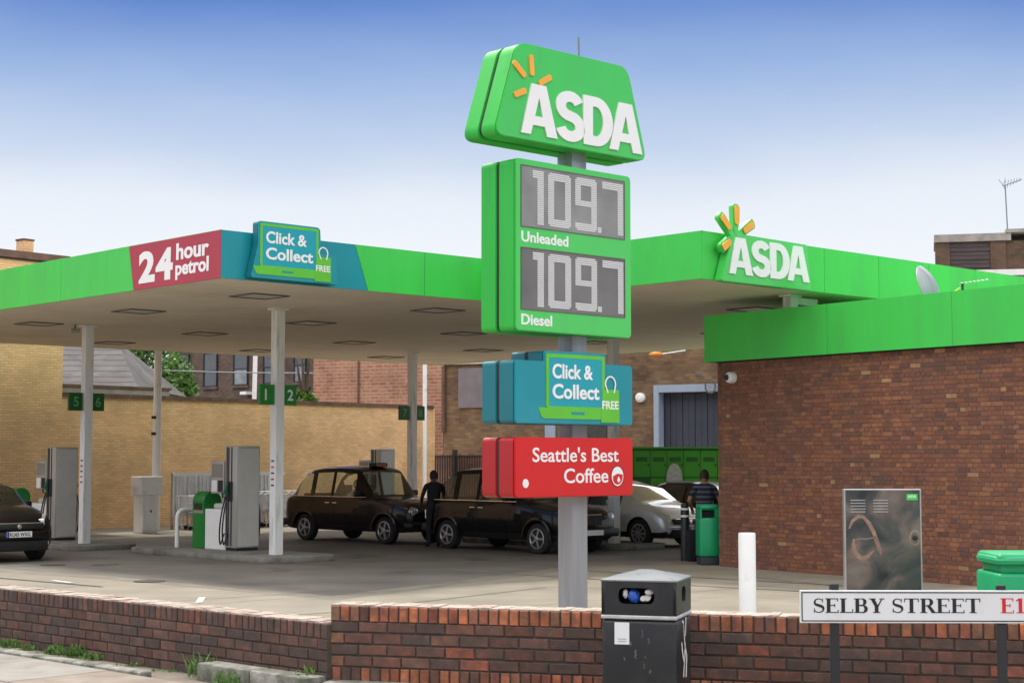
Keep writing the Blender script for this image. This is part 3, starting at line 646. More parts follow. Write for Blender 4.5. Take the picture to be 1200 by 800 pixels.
rp = signbox('coffee_panel', [(-.078, 1.55), (2.035, 1.55), (2.035, 2.29), (-.078, 2.29)], .07, .60, 'red', 'red_side')
# header lettering
asda(hd, .01, 6.05, 2.22, .64, -.022, .02)
for (a, b) in (((.19, 7.05), (.21, 6.79)), ((-.11, 6.92), (.09, 6.76)), ((.33, 6.71), (.54, 6.83)), ((-.10, 6.50), (.10, 6.59))):
    shape('ray', [rpoly(stroke([a, b], .075), .03, 4)], .02, 'orange', hd, y=-.022)
# price windows
seg = {'1': [(1, 0, 1, 1), (.55, .87, 1, 1)], '0': [(0, 0, 1, .13), (0, .87, 1, 1), (0, 0, .26, 1), (.74, 0, 1, 1)],
       '9': [(0, 0, 1, .13), (0, .87, 1, 1), (0, .46, .26, 1), (.74, 0, 1, 1), (0, .46, 1, .58)], '7': [(0, .87, 1, 1), (.74, 0, 1, 1)], '.': [(0, 0, 1, .12)]}
seg['1'] = [(.42, 0, 1, 1), (0, .84, 1, 1)]
def ledrow(parent, z0, z1, wm):
    xl, xr = sof(610), sof(731.5)
    MB().box(xl, xr, -.0145, -.010, z0, z1).build('display_window', wm, parent)
    fr = 'frame'
    mb = MB(); mb.box(xl-.008, xr+.008, -.020, -.0125, z1, z1+.010); mb.box(xl-.008, xr+.008, -.020, -.0125, z0-.01, z0); mb.box(xl-.010, xl, -.020, -.0125, z0, z1); mb.box(xr, xr+.010, -.020, -.0125, z0, z1); mb.build('window_trim', fr, parent)
    hz = z1-z0
    for ch, a, b in (('1', 623.5, 636.4), ('0', 641.5, 668.5), ('9', 673.6, 699), ('.', 700, 704.5), ('7', 705.5, 730)):
        x0, x1 = sof(a), sof(b); mb = MB(); nrow = 28; zz0 = z0+hz*.055; zz1 = z1-hz*.045
        for i in range(nrow):
            t0 = i/nrow; t1 = (i+.74)/nrow; tm = (t0+t1)/2; iv = []
            for (u0, v0, u1, v1) in seg[ch]:
                if v0 <= tm <= v1: iv.append((u0, u1))
            if not iv: continue
            iv.sort(); mg = [list(iv[0])]
            for q in iv[1:]:
                if q[0] <= mg[-1][1]+.01: mg[-1][1] = max(mg[-1][1], q[1])
                else: mg.append(list(q))
            for u0, u1 in mg:
                cut = .07 if (i in (0, nrow-1)) and ch in '09' else 0
                mb.box(x0+(u0+cut)*(x1-x0), x0+(u1-cut)*(x1-x0), -.0185, -.0155, zz0+t0*(zz1-zz0), zz0+t1*(zz1-zz0))
        mb.build('digit', 'segment', parent)
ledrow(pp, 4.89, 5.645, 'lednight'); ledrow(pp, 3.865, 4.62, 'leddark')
text('lettering', 'Unleaded', 'white', pp, .03, 4.695, .82, .135, -.0135, .004, .025)
text('lettering', 'Diesel', 'white', pp, .03, 3.67, .53, .135, -.0135, .004, .025)

def laptop(parent, x0, x1, z0, z1, y, s, tl='Click &', t2='Collect', screen='teal_screen', back=True):
    """laptop outline with shopping bag; x0..x1 screen, s = scale"""
    fr = .045*s
    shape('laptop_frame', [rpoly([(x0, z0), (x1, z0), (x1, z1), (x0, z1)], .03*s), rpoly([(x0+fr, z0+fr*.4), (x1-fr, z0+fr*.4), (x1-fr, z1-fr), (x0+fr, z1-fr)], .01*s)], .008, 'lime', parent, y=y)
    shape('laptop_screen', [[(x0+fr, z0+fr*.4), (x1-fr, z0+fr*.4), (x1-fr, z1-fr), (x0+fr, z1-fr)]], .004, screen, parent, y=y)
    xb0 = x0-.13*s; xb1 = x1-.02*s
    shape('laptop_base', [rpoly([(xb0+.06*s, z0-.13*s), (xb1, z0-.13*s), (xb1, z0), (xb0, z0)], [.05*s, 0, 0, .01])], .008, 'lime', parent, y=y)
    shape('trackpad', [[(x0+.42*s, z0-.075*s), (x0+.64*s, z0-.075*s), (x0+.64*s, z0-.045*s), (x0+.42*s, z0-.045*s)]], .002, 'teal', parent, y=y-.006)
    W_ = x1-x0-2*fr; H_ = z1-z0-fr
    text('lettering', tl, 'white', parent, x0+fr+.06*W_, z0+H_*.58, W_*.76, H_*.30, y-.006, .004, .026)
    text('lettering', t2, 'white', parent, x0+fr+.06*W_, z0+H_*.18, W_*.88, H_*.30, y-.006, .004, .026)
    bx0 = x1-.07*s; bx1 = x1+.26*s; bz0 = z0-.165*s; bz1 = z0+.24*s
    shape('shopping_bag', [rpoly([(bx0, bz0), (bx1, bz0), (bx1-.01, bz1), (bx0+.03*s, bz1)], .01)], .010, 'lime', parent, y=y-.003)
    shape('bag_handle', [stroke([(bx0+.12*s, bz1-.04*s)]+arc((bx0+bx1)/2, bz1+.06*s, .09*s, .10*s, 180, 0, 12)+[(bx1-.10*s, bz1-.04*s)], .02*s)], .006, 'white', parent, y=y-.010)
    text('lettering', 'FREE', 'white', parent, bx0+.02*s, z0-.0*s, .29*s, .10*s, y-.009, .004, .02)
laptop(cp, .452, 1.50, 2.66, 3.335, -.016, 1.05)
# coffee lettering
text('lettering', "Seattle's Best", 'white', rp, .22, 1.985, 1.54, .185, -.0135, .004, .012)
text('lettering', 'Coffee', 'white', rp, .765, 1.72, .80, .185, -.0135, .004, .012)
lx, lz = 1.735, 1.80
shape('logo_disc', [arc(lx, lz, .115, .13, 0, 350, 28)], .004, 'white', rp, y=-.014)
M['maroon'] = mat('deep_maroon', (.25, .005, .01), .4)
shape('logo_ring', [arc(lx, lz, .122, .138, 0, 350, 28), arc(lx, lz, .112, .126, 0, 350, 28)], .004, 'maroon', rp, y=-.016)
shape('logo_cup', [[(lx-.085, lz-.0), (lx+.0, lz+.035), (lx+.10, lz+.02)]+arc(lx, lz-.0, .095, .105, 5, -150, 10)], .004, 'red', rp, y=-.019)
shape('logo_drop', [[(lx+.015, lz+.0), (lx+.045, lz-.045), (lx+.03, lz-.075), (lx, lz-.075), (lx-.012, lz-.045)]], .003, 'white', rp, y=-.023)
shape('round_badge', [arc(.10, 1.725, .05, .055, 0, 350, 20)], .006, 'white', rp, y=-.015)

# ---------------------------------------------------------------- canopy
CO = Vector((-4.82, 26.9)); SZ = 5.0; TZ = 5.80
def K(a, b, z=0.0): return Vector((CO.x+E1.x*a+E2.x*b, CO.y+E1.y*a+E2.y*b, z))
can = thing('station_canopy', (CO.x, CO.y, 0), RZ1, 'large flat forecourt canopy with bright green, burgundy and teal edge over the fuel pumps', 'canopy')
cpoly = [(0, 0), (5.9, 0), (5.9, -5.36), (19.5, -5.36), (19.5, 17.2), (0, 17.2)]
ins = [(.05, .05), (5.95, .05), (5.95, -5.31), (19.45, -5.31), (19.45, 17.15), (.05, 17.15)]
MB().prism_z(ins, SZ+.02, TZ-.10).build('roof_deck', 'soffit', can)
def fascia(parent, p, q, cuts, mats, z0=SZ, z1=TZ):
    """panels from p to q; cuts = list of (top distance, bottom distance); thickness inside"""
    p = Vector(p); q = Vector(q); d = (q-p).normalized(); n = Vector((-d.y, d.x))
    for i in range(len(cuts)-1):
        (a0, b0), (a1, b1) = cuts[i], cuts[i+1]; g = .005
        vs = []
        for off in (0, .04):
            for s, z in ((b0+g, z0), (b1-g, z0), (a1-g, z1), (a0+g, z1)):
                w_ = p+d*s+n*off; vs.append((w_.x, w_.y, z))
        mb = MB(); mb.add(vs, [(0,1,2,3),(7,6,5,4),(0,4,5,1),(1,5,6,2),(2,6,7,3),(3,7,4,0)])
        mb.build('fascia_panel', mats[i], parent)
fascia(can, (0, 17.2), (0, .0), [(0, 0), (3.0, 3.0), (6.0, 6.0), (9.0, 9.0), (11.7, 11.7), (14.22, 14.4), (17.2, 17.2)], ['green']*5+['burg'])
fascia(can, (.0, 0), (5.9-.0, 0), [(.001, .001), (1.0, 1.0), (2.79, 3.08), (4.4, 4.4), (5.9, 5.9)], ['teal', 'teal', 'green', 'green'])
fascia(can, (5.9, -.0), (5.9, -5.36), [(.0, .0), (1.75, 1.75), (3.6, 3.6), (5.36, 5.36)], ['green']*3)
fascia(can, (5.9, -5.36), (19.5, -5.36), [(i*1.7, i*1.7) for i in range(9)], ['green']*8)
fascia(can, (19.5, -5.36), (19.5, 17.2), [(i*2.82, i*2.82) for i in range(9)], ['green']*8)
fascia(can, (19.5, 17.2), (0, 17.2), [(i*2.4375, i*2.4375) for i in range(9)], ['green']*8)
# capping and lower drip edge (butted just inside)
mb = MB(); n_ = len(cpoly)
for i in range(n_):
    a = Vector(cpoly[i]); b = Vector(cpoly[(i+1) % n_]); d = (b-a).normalized(); nn = Vector((-d.y, d.x))
    a2 = a+d*.045+nn*.045; b2 = b-d*.045+nn*.045
    if i == 1: b2 = b+nn*.045+d*-.0
    q = [a+nn*.006, b+nn*.006, b2, a2]
    mb.prism_z([tuple(v) for v in q], TZ-.03+i*.0005, TZ+.004+i*.0007)
mb.build('capping', 'green', can)
# soffit in strips with shallow joints
yy = -5.31; strips = 0
xs0 = .05
mb = MB(); i = 0; step = .62
b = 17.15
while b > -5.31:
    b0 = max(b-step+.010, -5.31); x0 = .05 if b0 >= .05 else 5.95
    if b > .05 > b0:
        mb.box(.05, 19.45, .05, b, SZ+.002, SZ+.016); mb.box(5.95, 19.45, b0, .046, SZ+.002, SZ+.016)
    else: mb.box(x0, 19.45, b0, b, SZ+.002, SZ+.016)
    b -= step
so = mb.build('soffit_strips', 'soffit', can); so['kind'] = 'stuff'
for a in (2.2, 6.5, 11.0, 15.5):
    for b in (-2.4, 2.1, 6.4, 10.7, 15.0):
        if b < 0 and a < 7: continue
        fr = MB(); w_ = .40; t_ = .028
        fr.box(a-w_, a+w_, b-w_, b-w_+t_, SZ-.022, SZ+.001); fr.box(a-w_, a+w_, b+w_-t_, b+w_, SZ-.022, SZ+.001); fr.box(a-w_, a-w_+t_, b-w_+t_, b+w_-t_, SZ-.022, SZ+.001); fr.box(a+w_-t_, a+w_, b-w_+t_, b+w_-t_, SZ-.022, SZ+.001)
        f = fr.build('ceiling_light', 'frame', can); MB().box(a-w_+t_, a+w_-t_, b-w_+t_, b+w_-t_, SZ-.008, SZ+.0005).build('diffuser', 'lightdiff', f)
def ek(x, y): v = Vector((x, y))-CO; return v.dot(E1), v.dot(E2)
cols = {'A': (4.2, 4.0), 'B': (3.13, 10.3), 'C': (14.7, 12.8), 'D': (12.1, 2.5)}
cols['A'] = ek(*(W(323, 647, 32.6)[:2])); cols['B'] = ek(*(W(98.5, 636, 36.8)[:2])); cols['C'] = ek(*(W(481.5, 600, 46.2)[:2])); cols['D'] = ek(*(W(718.5, 635, 37)[:2]))
cols['E'] = ek(*(W(925, 345, 29.9)[:2])); cols['F'] = (14.6, 9.2)
for k, (a, b) in cols.items():
    if k == 'F': continue
    c = MB().box(a-.10, a+.10, b-.10, b+.10, 0, SZ-.03).build('column', 'col', can, bevel=.006, seg=1)
    MB().box(a-.17, a+.17, b-.13, b+.13, SZ-.029, SZ+.0015).build('head_plate', 'col', c)
    if k in 'AB':
        mb = MB(); mbb = MB()
        for i in range(5): (mb if i % 2 else mbb).box(a-.104, a-.1006, b-.05, b+.045, 1.95-i*.12, 1.985-i*.12)
        mb.build('red_labels', 'redlabel', c); mbb.build('blue_labels', 'bluelabel', c)
a, b = cols['E']; MB().box(a+.1, a+.75, b-.06, b+.06, SZ-.16, SZ-.032).build('bracket_beam', 'col', can)
# lettering on the burgundy panel: a holder turned to face left
bh = bpy.data.objects.new('burgundy_lettering', None)
me0 = MB().box(0, .001, 0, .001, SZ+.3, SZ+.301)
def side_text(s, m, x, z, w_, h_, bold, name='lettering'):
    o = text(name, s, m, can, 0, 0, w_, h_, 0, .006, bold)
    for v in o.data.vertices:     # local x runs from far (b large) to near (b small) along the left edge
        vx, vy, vz = v.co; v.co = (vy-.004, -(x+vx), z+vz)
    for v in o.data.vertices: v.co.y = 2.98+v.co.y
    o.data.update(); return o
side_text('2', 'white', .36, SZ+.10, .54, .56, .045, 'numeral'); side_text('4', 'white', .93, SZ+.10, .56, .56, .045, 'numeral')
side_text('hour', 'white', 1.60, SZ+.41, 1.02, .29, .03)
side_text('petrol', 'white', 1.58, SZ+.07, 1.04, .33, .03)

# teal collect board hanging on the front edge
cs = thing('collect_sign', K(.47, -.0, SZ+.03), RZ1, 'teal laptop-shaped sign fixed on the canopy edge at its left front corner', 'sign')
bodyp = rpoly([(-.02, .0), (1.80, .0), (1.74, .50), (1.42, .52), (1.40, .96), (.12, .96), (.12, .55)], [.06, .04, .03, .03, .08, .06, .05])
o = shape('board', [bodyp], .16, 'teal_dark', cs, y=-.12); sm(o)
o = shape('board_face', [bodyp], .01, 'teal', cs, y=-.205)
laptop(cs, .16, 1.36, .20, .93, -.214, 1.05)
# green-backed letter board on the right wing
ls = thing('letter_sign', K(5.9+.27, -5.36, SZ), RZ1, 'green board with white capitals and orange sunburst standing up from the canopy edge', 'sign')
rays = [((.42, .95), (.42, 1.27)), ((.24, .86), (.02, 1.07)), ((.60, .85), (.86, 1.01)), ((.25, .66), (.05, .52))]
back = rpoly([(.0, -.03), (2.50, -.03), (2.38, .78), (.60, .80), (.42, .86), (.30, .74), (.12, .30)], [.06, .06, .05, .05, .1, .05, .05])
o = shape('backing_board', [back], .16, 'green_sign', ls, y=-.10); sm(o)
for i, (a, b) in enumerate(rays):
    a = Vector(a); b = Vector(b); dd = (b-a).normalized()
    o = shape('ray_backing', [rpoly(stroke([tuple(a-dd*.22), tuple(b+dd*.035)], [.12, .18]), .075)], .10-i*.002, 'green_sign', ls, y=-.125); sm(o)
    shape('ray', [rpoly(stroke([tuple(a), tuple(b)], [.10, .13]), .045)], .02, 'orange', ls, y=-.19)
asda(ls, .19, .11, 2.22, .62, -.19, .02)

# small things fixed on the canopy
cam1 = thing('security_camera', K(cols['B'][0]-.35, cols['B'][1]-.1, SZ), RZ1, 'small dark security camera under the canopy beside the far left column', 'camera')
MB().tube([(0, 0, 0), (0, 0, -.12)], .02, 8).build('bracket', 'frame', cam1); MB().tube([(-.12, 0, -.15), (.1, 0, -.13)], .055, 10).build('camera_body', 'pumpgrey', cam1)

# pump number signs on the columns
def numsign(k, n1, n2, label, mg, hw=.34, z=3.08, mt='white'):
    a, b = cols[k]; t = thing('pump_number_sign', K(a, b, z), RZ1, label, 'sign')
    for s, n_ in ((-1, n1), (1, n2)):
        x0 = .10 if s > 0 else -.10-hw
        p = MB().box(x0, x0+hw, -.05, .02, 0, .40).build('number_board', mg, t, bevel=.008, seg=1)
        text('numeral', n_, mt, p, x0+hw*.34, .09, None, .22, -.052, .004, .015)
numsign('A', '1', '2', 'green pump number boards reading 1 and 2 on the near left white column', 'numgreen')
numsign('B', '5', '6', 'dark green pump number boards high on the far left column', 'numgreend', mt='greynum')
numsign('C', '7', '8', 'green pump number boards on the distant column above the first taxi', 'numgreend', .36, mt='greynum')

# ---------------------------------------------------------------- pump islands
PI_ = math.pi
def make_island(k, label):
    a, b = cols[k]; t = thing('pump_island', K(a, b, 0), RZ1, label, 'kerb island', 'raised concrete pump islands under the canopy')
    p = rpoly([(-.72, -.85), (1.0, -.85), (1.0, 4.6), (-.72, 4.6)], [.45, .45, .45, .45], 6)
    MB().prism_z(p, 0, .12).build('island_slab', 'islandc', t, bevel=.02, seg=2)
    return t
def make_pump(label, loc):
    t = thing('fuel_pump', loc, RZ1, label, 'fuel pump', 'fuel pumps on the islands')
    # tower
    MB().box(-.28, .28, -.22, .22, .06, 2.15).build('tower', 'pumpgrey', t, bevel=.012, seg=2)
    MB().box(-.25, .25, -.228, -.2202, .09, 2.10).build('end_panel', 'pumplight', t)
    MB().box(-.26, .26, -.20, .20, 0, .06).build('plinth', 'matblack', t)
    mb = MB()
    for s in (-1, 1):
        for yy in (-.02, .09, .15):
            mb.box(s*.284-.003, s*.284+.003, yy-.018, yy+.018, .1, 2.13)
    mb.build('hose_channels', 'matblack', t)
    MB().box(-.25, .25, .2202, 1.02, 0, .84).build('meter_cabinet', 'whitepaint', t, bevel=.012, seg=1)
    mb = MB(); mb.box(-.2, .2, .30, .8, .84, .96); mb.build('pipe_cover', 'pumplight', t, bevel=.05, seg=3)
    h = MB().box(-.22, .22, .36, .86, 1.16, 1.84).build('display_head', 'pumpgrey', t, bevel=.015, seg=2)
    MB().box(-.225, -.2205, .41, .81, 1.50, 1.78).build('display_screen', 'lednight', h)
    MB().box(-.226, -.2205, .40, .58, 1.20, 1.44).build('keypad', 'matblack', h)
    MB().box(-.226, -.2205, .62, .82, 1.20, 1.44).build('card_slot', 'whitepaint', h)
    MB().box(-.07, .07, .50, .66, .9, 1.16).build('display_post', 'pumpgrey', t)
    for s in (-1, 1):
        MB().box(s*.30-.03, s*.30+.03, -.06, .13, 1.02, 1.42).build('nozzle_boot', 'matblack', t, bevel=.01, seg=1)
        nz_ = MB(); nz_.tube([(s*.34, .03, 1.12), (s*.38, .03, 1.25), (s*.36, .02, 1.40)], [.03, .045, .025], 8); nz_.tube([(s*.38, .03, 1.22), (s*.42, .12, 1.18), (s*.38, .16, 1.10)], .018, 6)
        nz_.build('nozzle', 'nozzle', t, smooth=True)
        for i, yy in enumerate((-.02, .10)):
            pts = [(s*.36, yy, 1.10)]
            for q in range(1, 14):
                u = q/14; pts.append((s*(.36+.10*math.sin(u*PI_)), yy+.16*u*(1 if i else .6)-.05*i, 1.10-1.02*math.sin(u*PI_*.5)**1.4 if u < .75 else 1.10-1.02*math.sin(.75*PI_*.5)**1.4-.06*math.sin((u-.75)*4*PI_)))
            pts.append((s*.29, yy+.12, .35))
            MB().tube(pts, .016, 6).build('hose', 'black', t, smooth=True)
    return t
def make_islandbin(loc, label):
    t = thing('forecourt_bin', loc, RZ1, label, 'bin', 'green bins on the pump islands')
    p = [(-.22, 0), (.22, 0), (.22, 1.0)]+arc(0, 1.0, .22, .2, 0, 180, 8)+[(-.22, 1.0)]
    MB().prism_y(p, -.22, .22).build('bin_body', 'numgreen2', t, bevel=.01, seg=1)
    MB().box(-.227, -.2205, -.15, .15, .82, .95).build('bin_opening', 'matblack', t)
    MB().box(-.226, -.2205, -.19, .19, .74, .80).build('bin_ledge', 'steel', t)
    return t
M['numgreen2'] = mat('island_bin_green', (.008, .20, .03), .45, var=.08)
def make_hoop(loc, label):
    t = thing('hoop_barrier', loc, RZ1, label, 'barrier', 'tubular hoop barriers at the island ends')
    r = .045; w_ = .36
    pts = [(-w_, 0, 0), (-w_, 0, .66)]+[(-w_+.16-.16*math.cos(u), 0, .66+.16*math.sin(u)) for u in (.4, .8, 1.2, 1.57)]+[(w_-.16+.16*math.sin(u), 0, .66+.16*math.cos(u)) for u in (0, .4, .8, 1.2)]+[(w_, 0, .66), (w_, 0, 0)]
    MB().tube(pts, r, 10).build('hoop_tube', 'whitepaint', t, smooth=True); return t
isl = {}
lbl = {'A': 'near left pump island', 'B': 'far left pump island', 'C': 'distant island behind the first taxi', 'D': 'island in front of the second taxi, right of the tall sign pole'}
for k in 'ABCD':
    a, b = cols[k]
    if k == 'A': i0 = make_island(k, 'rounded concrete kerb island under '+lbl[k].replace('pump island', 'column and fuel pump'))
    else:
        i0 = copy_tree(isl['A']); i0.location = K(a, b, 0)
        i0['label'] = {'B': 'rounded concrete kerb island under the far left column beside the dark brown car', 'C': 'concrete kerb island under the distant column behind the first taxi', 'D': 'concrete kerb island right of the tall sign pole, in front of the silver car'}[k]
    isl[k] = i0
pm = {}
for k in 'ABCD':
    a, b = cols[k]; loc = K(a+.38, b+1.75, .12)
    if k == 'A': pm[k] = make_pump('tall grey fuel pump with white cabinet and hoses beside the near left column', loc)
    else:
        pm[k] = copy_tree(pm['A']); pm[k].location = loc
        pm[k]['label'] = {'B': 'tall grey fuel pump behind the dark brown car at the far left column', 'C': 'distant grey fuel pump rising behind the roof of the first taxi', 'D': 'fuel pump mostly hidden behind the red coffee sign and pole'}[k]
ib = make_islandbin(K(cols['A'][0]+.33, cols['A'][1]+3.0, .12), 'green round-topped bin beside the white cabinet of the near left pump')
ib2 = copy_tree(ib); ib2.location = K(cols['B'][0]-.05, cols['B'][1]+3.1, .12); ib2['label'] = 'green round-topped bin showing above the bonnet of the dark brown car'
for c_ in ib2.children: pass
hp = make_hoop(K(cols['A'][0]-.2, cols['A'][1]+4.05, .1), 'white tubular hoop barrier at the left end of the near left pump island')
hp.location = K(cols['A'][0]+.38, cols['A'][1]+3.65, .10); hp.rotation_euler[2] = RZ1-R(5)

# ---------------------------------------------------------------- shop building
S0 = Vector(G(843, 663)[:2]); dS = Vector((.596, -.803)).normalized(); RZS = math.atan2(dS.y, dS.x)
SL = 9.0; SH = 3.85
shop = thing('shop_building', (S0.x, S0.y, 0), RZS, 'single-storey red-brown brick shop with a green band along its roof edge', 'building')
MB().box(0, SL, 0, 8, -.05, SH-.02).build('mortar_wall', 'mortarl', shop)
MB().box(-.18, SL+.15, -.10, 8.1, SH, SH+.86).build('roof_upstand', 'green', shop)
xs_ = [-.185, 2.9, 5.6, 7.4, SL+.155]
for i in range(4): MB().box(xs_[i]+.003, xs_[i+1]-.003, -.135, -.101, SH-.01, SH+.875).build('fascia_panel', 'green', shop)
MB().box(-.22, -.182, -.135, 8.1, SH-.01, SH+.875).build('end_panel', 'green', shop)
MB().box(.002, SL, -.06, .0, SH-.03, SH-.001).build('drip_edge', 'matblack', shop)
SB = [(.21, .078, .045), (.19, .070, .042), (.235, .088, .048), (.165, .066, .044), (.26, .105, .055), (.36, .20, .095), (.14, .060, .044)]
for i, c in enumerate(SB): M['sb%d' % i] = mat('shop_brick_%d' % i, (c[0]*1.06, c[1]*1.1, c[2]*1.05), .85, var=.25, orand=.10, dirt=(c[0]*.6+.02, c[1]*.65+.02, c[2]*.7+.02), dscale=1.1, dlo=.45, dhi=.75, scale=10, bump=.4, bscale=90)
pick = [0]*6+[1]*6+[2]*5+[3]*4+[4]*3+[6]*3
sbm = {}
for i in range(7):
    for wname, wd_ in (('s', .214), ('h', .102)): sbm[(i, wname)] = brickset('brick', wd_, .008, .065, .003, ['sb%d' % i], 1, .001)[0]
allb = []
rows = int((SH-.02)/.075)
rnd = random.Random(3)
for r in range(rows):
    z = r*.075+.0375; x = .0 if r % 2 else -.056; seq = 0
    hd_ = (r % 4 == 1)
    while x < SL-.05:
        kind = 'h' if hd_ or (x < .1 and r % 2) else 's'; w_ = .1125 if kind == 'h' else .225
        if x > -.06:
            u = x+w_/2
            if x < 0: u = .055; kind = 'h'
            ci = 5 if rnd.random() < .006 else rnd.choice(pick)
            if 2.4 < z < 2.9 and rnd.random() < .06: ci = 4
            allb.append((u, z, kind, ci))
        x += w_
# the bricks shown largest: nearest (right-hand) full stretchers within the picture
vis = [q for q in allb if q[0] < 6.75 and q[2] == 's' and z > 0]
vis.sort(key=lambda q: -q[0]); single = set(id(q) for q in vis[:300])
mb = MB()
for q in allb:
    u, z, kind, ci = q
    if id(q) in single:
        o = bpy.data.objects.new('brick', sbm[(ci, kind)]); C.objects.link(o); o.parent = shop; o.location = (u, 0, z)
    else:
        w2 = .107 if kind == 's' else .051; d = .008+rnd.uniform(-.002, .002); c = .003
        vs = [(u-w2+c, -d, z-.0325+c), (u+w2-c, -d, z-.0325+c), (u+w2-c, -d, z+.0325-c), (u-w2+c, -d, z+.0325-c), (u-w2, 0, z-.0325), (u+w2, 0, z-.0325), (u+w2, 0, z+.0325), (u-w2, 0, z+.0325)]
        mb.add(vs, [(0,1,2,3)]+[(i, i+4, (i+1) % 4+4, (i+1) % 4) for i in range(4)], ci)
o = mb.build('other_bricks', ['sb%d' % i for i in range(7)], shop); o['kind'] = 'stuff'
# dome camera on the shop wall
dc = thing('dome_camera', (0, 0, 0), 0, 'white round security camera high at the left corner of the shop wall', 'camera')
pc = Vector((S0.x, S0.y))+dS*.42; dc.location = (pc.x, pc.y, 3.53); dc.rotation_euler[2] = RZS
MB().lathe([(.02, -.01), (.11, -.01), (.11, -.10), (.095, -.13), (.03, -.145)], 20, axis='y').build('housing', 'whitepaint', dc, smooth=True)
o = blob('lens_dome', (-.03, -.14, -.0), (.055, .04, .055), 'black', dc, 0, 3)

# dish and bracket on the shop roof
def local_shop(u, v, z): p = Vector((S0.x, S0.y))+dS*u+Vector((-dS.y, dS.x))*v; return (p.x, p.y, z)
sdp = W(1094, 330, 28.4)
sdish = thing('satellite_dish', (sdp.x, sdp.y, SH+.86), RZS, 'grey satellite dish seen edge-on on the shop roof', 'satellite dish')
mb = MB(); prof = [(.0, 0), (.15, .012), (.28, .045), (.38, .09), (.38, .10), (.28, .055), (.15, .022), (0, .01)]; mb.lathe(prof, 28, axis='y')
dsh = mb.build('reflector', 'polegrey', sdish, smooth=True); dsh.rotation_euler = (R(-18), 0, R(108)); dsh.location = (.05, 0, .32); dsh.scale = (1.05, 1.6, 1.12)
MB().tube([(0, 0, -.3), (0, 0, .3)], .025, 8).build('mast', 'steel', sdish)
MB().box(-.16, -.05, -.06, .06, -.05, .35).build('mount_plate', 'coping', sdish)
sbp = W(1128, 338, 27.5)
sb_ = thing('roof_aerial', (sbp.x, sbp.y, SH+.95), RZS, 'short grey yagi aerial on a dark bracket lying on the shop roof edge', 'aerial')
MB().tube([(0, 0, -.1), (0, 0, .16)], .02, 6).build('mast', 'matblack', sb_); MB().tube([(-.06, 0, .17), (.45, .1, .20)], .016, 6).build('boom', 'steel', sb_)
mb = MB()
for q in range(7): mb.tube([(.0+q*.07, -.09+q*.015, .17+q*.005), (.0+q*.07, .10+q*.015, .17+q*.005)], .007, 5)
mb.build('elements', 'steel', sb_); MB().tube([(-.28, 0, -.02), (-.05, 0, .10)], .015, 6).build('cable', 'yellow', sb_)

# ---------------------------------------------------------------- forecourt furniture on the right
p = W(876, 700, 19.0); bo = thing('bollard', (p.x, p.y, 0), 0, 'plain white round bollard in front of the shop wall', 'bollard')
MB().lathe([(.10, 0), (.10, 1.16), (.094, 1.175), (.0, 1.178)], 24).build('post', 'whitepaint', bo, smooth=True)
MB().lathe([(.13, 0), (.13, .015)], 16).build('collar', 'islandc', bo)
p = W(803, 655, 32.6); bo = thing('bollard', (p.x, p.y, 0), 0, 'slim black bollard with pale bands beside the green forecourt bin', 'bollard')
MB().lathe([(.09, 0), (.085, 1.02), (.07, 1.05), (.09, 1.06), (.07, 1.12), (0, 1.14)], 16).build('post', 'black', bo, smooth=True)
for z in (.86, 1.0): MB().lathe([(.0895, z), (.0895, z+.04)], 16).build('reflective_band', 'whitepaint', bo)
def wheelie(px, Y, w_, h, label, ap=True, rz=0, base='bindark', slot=True):
    p = W(px, 600, Y); t = thing('forecourt_bin', (p.x, Y, 0), rz, label, 'bin')
    MB().box(-w_*.92, w_*.92, -w_*.9, w_*.9, 0, .16).build('base', base, t, bevel=.02, seg=1)
    MB().box(-w_, w_, -w_, w_, .16, h*.78).build('bin_body', 'bingreen', t, bevel=.04, seg=3)
    MB().box(-w_*.98, w_*.98, -w_*.98, w_*.98, h*.90, h).build('hood', 'bingreen', t, bevel=.06, seg=4)
    if not slot:
        MB().box(-w_*.86, w_*.86, -w_*.86, w_*.86, h*.775, h*.905).build('recessed_neck', 'bingreen', t, bevel=.03, seg=2)
        mb = MB(); rings = [(h*.87, .90), (h*.885, 1.03), (h*.925, 1.05), (h*.955, 1.02), (h*.98, .92), (h*.997, .74), (h*1.006, .45), (h*1.010, .05)]; pl_ = rrect(-w_, w_, -w_, w_, w_*.35, 6); n_ = len(pl_)
        for z_, k_ in rings: mb.v += [(x*k_, y*k_, z_) for x, y in pl_]
        for q_ in range(len(rings)-1): mb.f += [(q_*n_+i, q_*n_+(i+1) % n_, (q_+1)*n_+(i+1) % n_, (q_+1)*n_+i) for i in range(n_)]
        mb.f += [tuple(range(n_))[::-1], tuple((len(rings)-1)*n_+i for i in range(n_))]; mb.mi = [0]*len(mb.f)
        mb.build('domed_lid', 'bingreen', t, smooth=True); MB().box(-w_*.3, w_*.3, -w_*1.062, -w_*1.03, h*.90, h*.925).build('lid_grip', 'bingreen', t); return t
    mb = MB()
    mb.box(-w_*.98, -w_*.82, -w_*.98, w_*.98, h*.775, h*.93); mb.box(w_*.52, w_*.98, -w_*.98, w_*.98, h*.775, h*.93); mb.box(-w_*.82, w_*.52, w_*.3, w_*.98, h*.775, h*.93)
    mb.build('hood_sides', 'bingreen', t); MB().box(-w_*.82, w_*.52, -w_*.6, w_*.3, h*.78, h*.93).build('bin_opening', 'inside', t)
    return t
wheelie(829, 31.4, .195, 1.15, 'tall green bin with dark slot and base against the shop corner', rz=R(8))
t = wheelie(1196, 18.6, .40, 0.98, 'rounded green bin at the right edge, half hidden by the street sign', rz=R(2), base='bingreen', slot=False)
p = W(1036, 690, 20.0)
